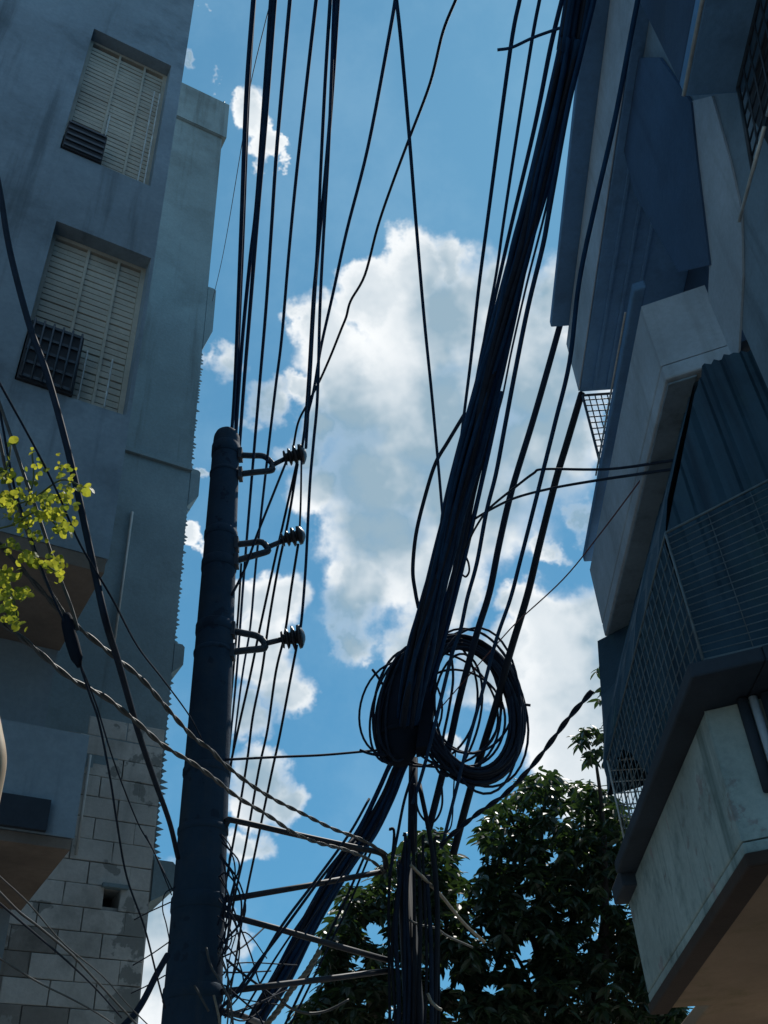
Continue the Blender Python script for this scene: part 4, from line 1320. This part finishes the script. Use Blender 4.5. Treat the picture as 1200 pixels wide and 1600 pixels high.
# sprays on the outline and beside the house
for i in range(len(crown_poly) - 4):
    (xa, ya), (xb, yb) = crown_poly[i], crown_poly[i + 1]
    m_ = int(math.hypot(xb - xa, yb - ya) / 9)
    for k in range(m_):
        t = (k + .5) / m_
        if xa > 985: continue
        p = PT(xa + (xb - xa) * t + tr.uniform(-4, 4), ya + (yb - ya) * t + tr.uniform(-4, 4), tr.uniform(11.6, 13.0))
        spray(p, tr.randint(4, 7), V((0, 0, 0)), 0.18, allv)
for (x, y, n) in ((934, 1046, 1), (938, 1090, 1), (915, 1142, 4), (908, 1158, 4), (930, 1140, 3), (935, 1175, 4), (918, 1185, 3), (950, 1185, 3), (966, 1195, 2), (945, 1150, 4), (960, 1160, 5), (1000, 1212, 3), (985, 1200, 3), (955, 1120, 4), (950, 1080, 4), (1010, 1212, 2)):
    for k in range(n):
        p = PT(x + tr.uniform(-6, 6), y + tr.uniform(-6, 6), tr.uniform(11.0, 11.6))
        spray(p, tr.randint(4, 6), V((0, 0, 0)), 0.165, allv)
# the leaves that show largest (nearest the lens) are pieces of their own
allv.sort(key=lambda q: q[0].y)
for i, (p, d, s_, n_, L) in enumerate(allv):
    if i < 290:
        m4 = Matrix((d * L, s_ * L, n_ * L)).transposed().to_4x4()
        m4.translation = p
        o = bpy.data.objects.new('leaf', leaf_me)
        C.objects.link(o)
        o.parent = tree
        o.matrix_parent_inverse = Matrix.Translation(-tree_base)
        o.matrix_basis = m4
    else:
        crown.add([p + d * (v[0] * L) + s_ * (v[1] * L) + n_ * (v[2] * L) for v in LV], LF)
tag(crown.build('crown', MAT['leaf'], tree), None, None, None, 'stuff')
trunk = MB()
fork = V((1.45, 12.6, 2.6))
trunk.tube(smooth_path([tree_base, V((1.42, 12.55, 1.2)), fork], 6), [0.2 - 0.005 * i for i in range(13)], 14)
trunk.build('trunk', MAT['bark'], tree)
for (x, y, Yb) in ((560, 1480, 12.4), (660, 1330, 12.3), (700, 1450, 12.8), (800, 1290, 12.6), (850, 1260, 12.8), (900, 1300, 12.5), (930, 1180, 11.4), (960, 1350, 12.2), (800, 1480, 13.2), (530, 1560, 12.6)):
    e_ = PT(x, y, Yb)
    mid = fork.lerp(e_, 0.5) + V((tr.uniform(-.2, .2), tr.uniform(-.2, .2), -.15))
    pts = smooth_path([fork, fork.lerp(mid, .5) + V((0, 0, .05)), mid, mid.lerp(e_, .6) + V((tr.uniform(-.1, .1), 0, .06)), e_], 5)
    MB().tube(pts, [0.075 * (1 - i / (len(pts) + 2)) + .006 for i in range(len(pts))], 8).build('branch', MAT['bark'], tree)

# ------------------------------------------------------------------ lime-leaved climber at left
vr = random.Random(5)
cl_base = PT(-25, 1000, 3.75)
climber = thing('leafy_climber', cl_base, 'sunlit yellow-green round-leaved climber hanging before the left building', 'plant')
RV = [(0, 0, 0)]
n8 = 9
ring = []
for k in range(n8):
    a = 6.283 * k / n8
    ring.append((0.5 - 0.5 * math.cos(a) + (0.10 if k == n8 // 2 else 0), (0.40 - 0.06 * math.cos(a + .6)) * math.sin(a), -0.10 + 0.14 * abs(math.sin(a)) - 0.08 * (1 - math.cos(a)) ** 2 / 4))
rv = [V((0.5, 0, -0.02))] + [V(v) for v in ring]
rf = [(0, k + 1, (k + 1) % n8 + 1) for k in range(n8)]
round_me = MB().add(rv, rf, False).mesh('leaf', MAT['lime'])
centres = []
for (x, y, sx, sy, n, sz) in ((17, 695, 4, 4, 2, 12), (50, 705, 3, 3, 2, 8), (60, 730, 10, 12, 6, 8), (97, 735, 10, 18, 9, 8), (10, 740, 10, 14, 9, 9), (118, 732, 3, 3, 1, 6), (130, 762, 5, 4, 3, 13), (105, 760, 10, 10, 7, 9),
                                   (50, 775, 25, 14, 20, 9), (90, 790, 20, 14, 18, 10), (15, 785, 15, 14, 16, 10), (70, 805, 20, 10, 14, 10), (35, 815, 20, 10, 12, 8), (100, 825, 10, 14, 12, 10), (15, 850, 12, 10, 10, 8), (55, 835, 18, 10, 8, 7),
                                   (48, 870, 10, 10, 12, 12), (85, 880, 12, 12, 10, 10), (95, 900, 6, 8, 6, 10), (70, 882, 8, 6, 5, 9), (5, 895, 8, 10, 8, 9), (12, 920, 10, 14, 14, 11), (28, 900, 5, 5, 4, 9), (33, 925, 8, 10, 8, 12), (8, 945, 8, 12, 10, 11), (18, 965, 8, 10, 9, 11), (25, 975, 5, 7, 5, 11), (42, 922, 3, 3, 2, 9)):
    for k in range(int(n * 1.22 + .5)):
        centres.append((x + vr.gauss(0, sx * .6), y + vr.gauss(0, sy * .6), sz))
vr.shuffle(centres)
more = [(x + vr.gauss(0, 6), y + vr.gauss(0, 6), sz * .9) for x, y, sz in centres]
dense_mb = MB()
for li, (x, y, sz) in enumerate(centres + more):
    p = PT(x, y, vr.uniform(3.55, 4.0))
    L = sz * 1.18 / FPX * depth(p) * vr.uniform(.6, 1.25)
    a_ = vr.uniform(-0.4, 3.54)
    face = (V((0.1, -0.75, -0.25)) + V((vr.gauss(0, .45), vr.gauss(0, .45), vr.gauss(0, .45)))).normalized()
    d = V((math.cos(a_), 0, -abs(math.sin(a_)) - .2))
    dd = (d - face * d.dot(face)).normalized()
    nn = face
    ss_ = nn.cross(dd)
    m4 = Matrix((dd * L, ss_ * L, nn * L)).transposed().to_4x4()
    m4.translation = p - dd * L * .5
    if li >= 295:
        dense_mb.add([m4 @ v for v in rv], rf)
        continue
    o = bpy.data.objects.new('leaf', round_me)
    C.objects.link(o)
    o.parent = climber
    o.matrix_parent_inverse = Matrix.Translation(-cl_base)
    o.matrix_basis = m4
tag(dense_mb.build('foliage', MAT['lime_mass'], climber), None, None, None, 'stuff')
for px in ([(-25, 800), (10, 790), (50, 780), (95, 750), (128, 760)], [(-25, 830), (20, 820), (60, 800), (98, 830)], [(-25, 900), (5, 910), (22, 940), (28, 975)], [(-20, 750), (10, 730), (17, 697)], [(-25, 860), (20, 855), (50, 870), (90, 895)], [(40, 790), (52, 750), (50, 708)]):
    MB().tube(smooth_path([PT(x, y, 3.78) for x, y in px], 5), 0.005, 5).build('stem', MAT['twig'], climber)
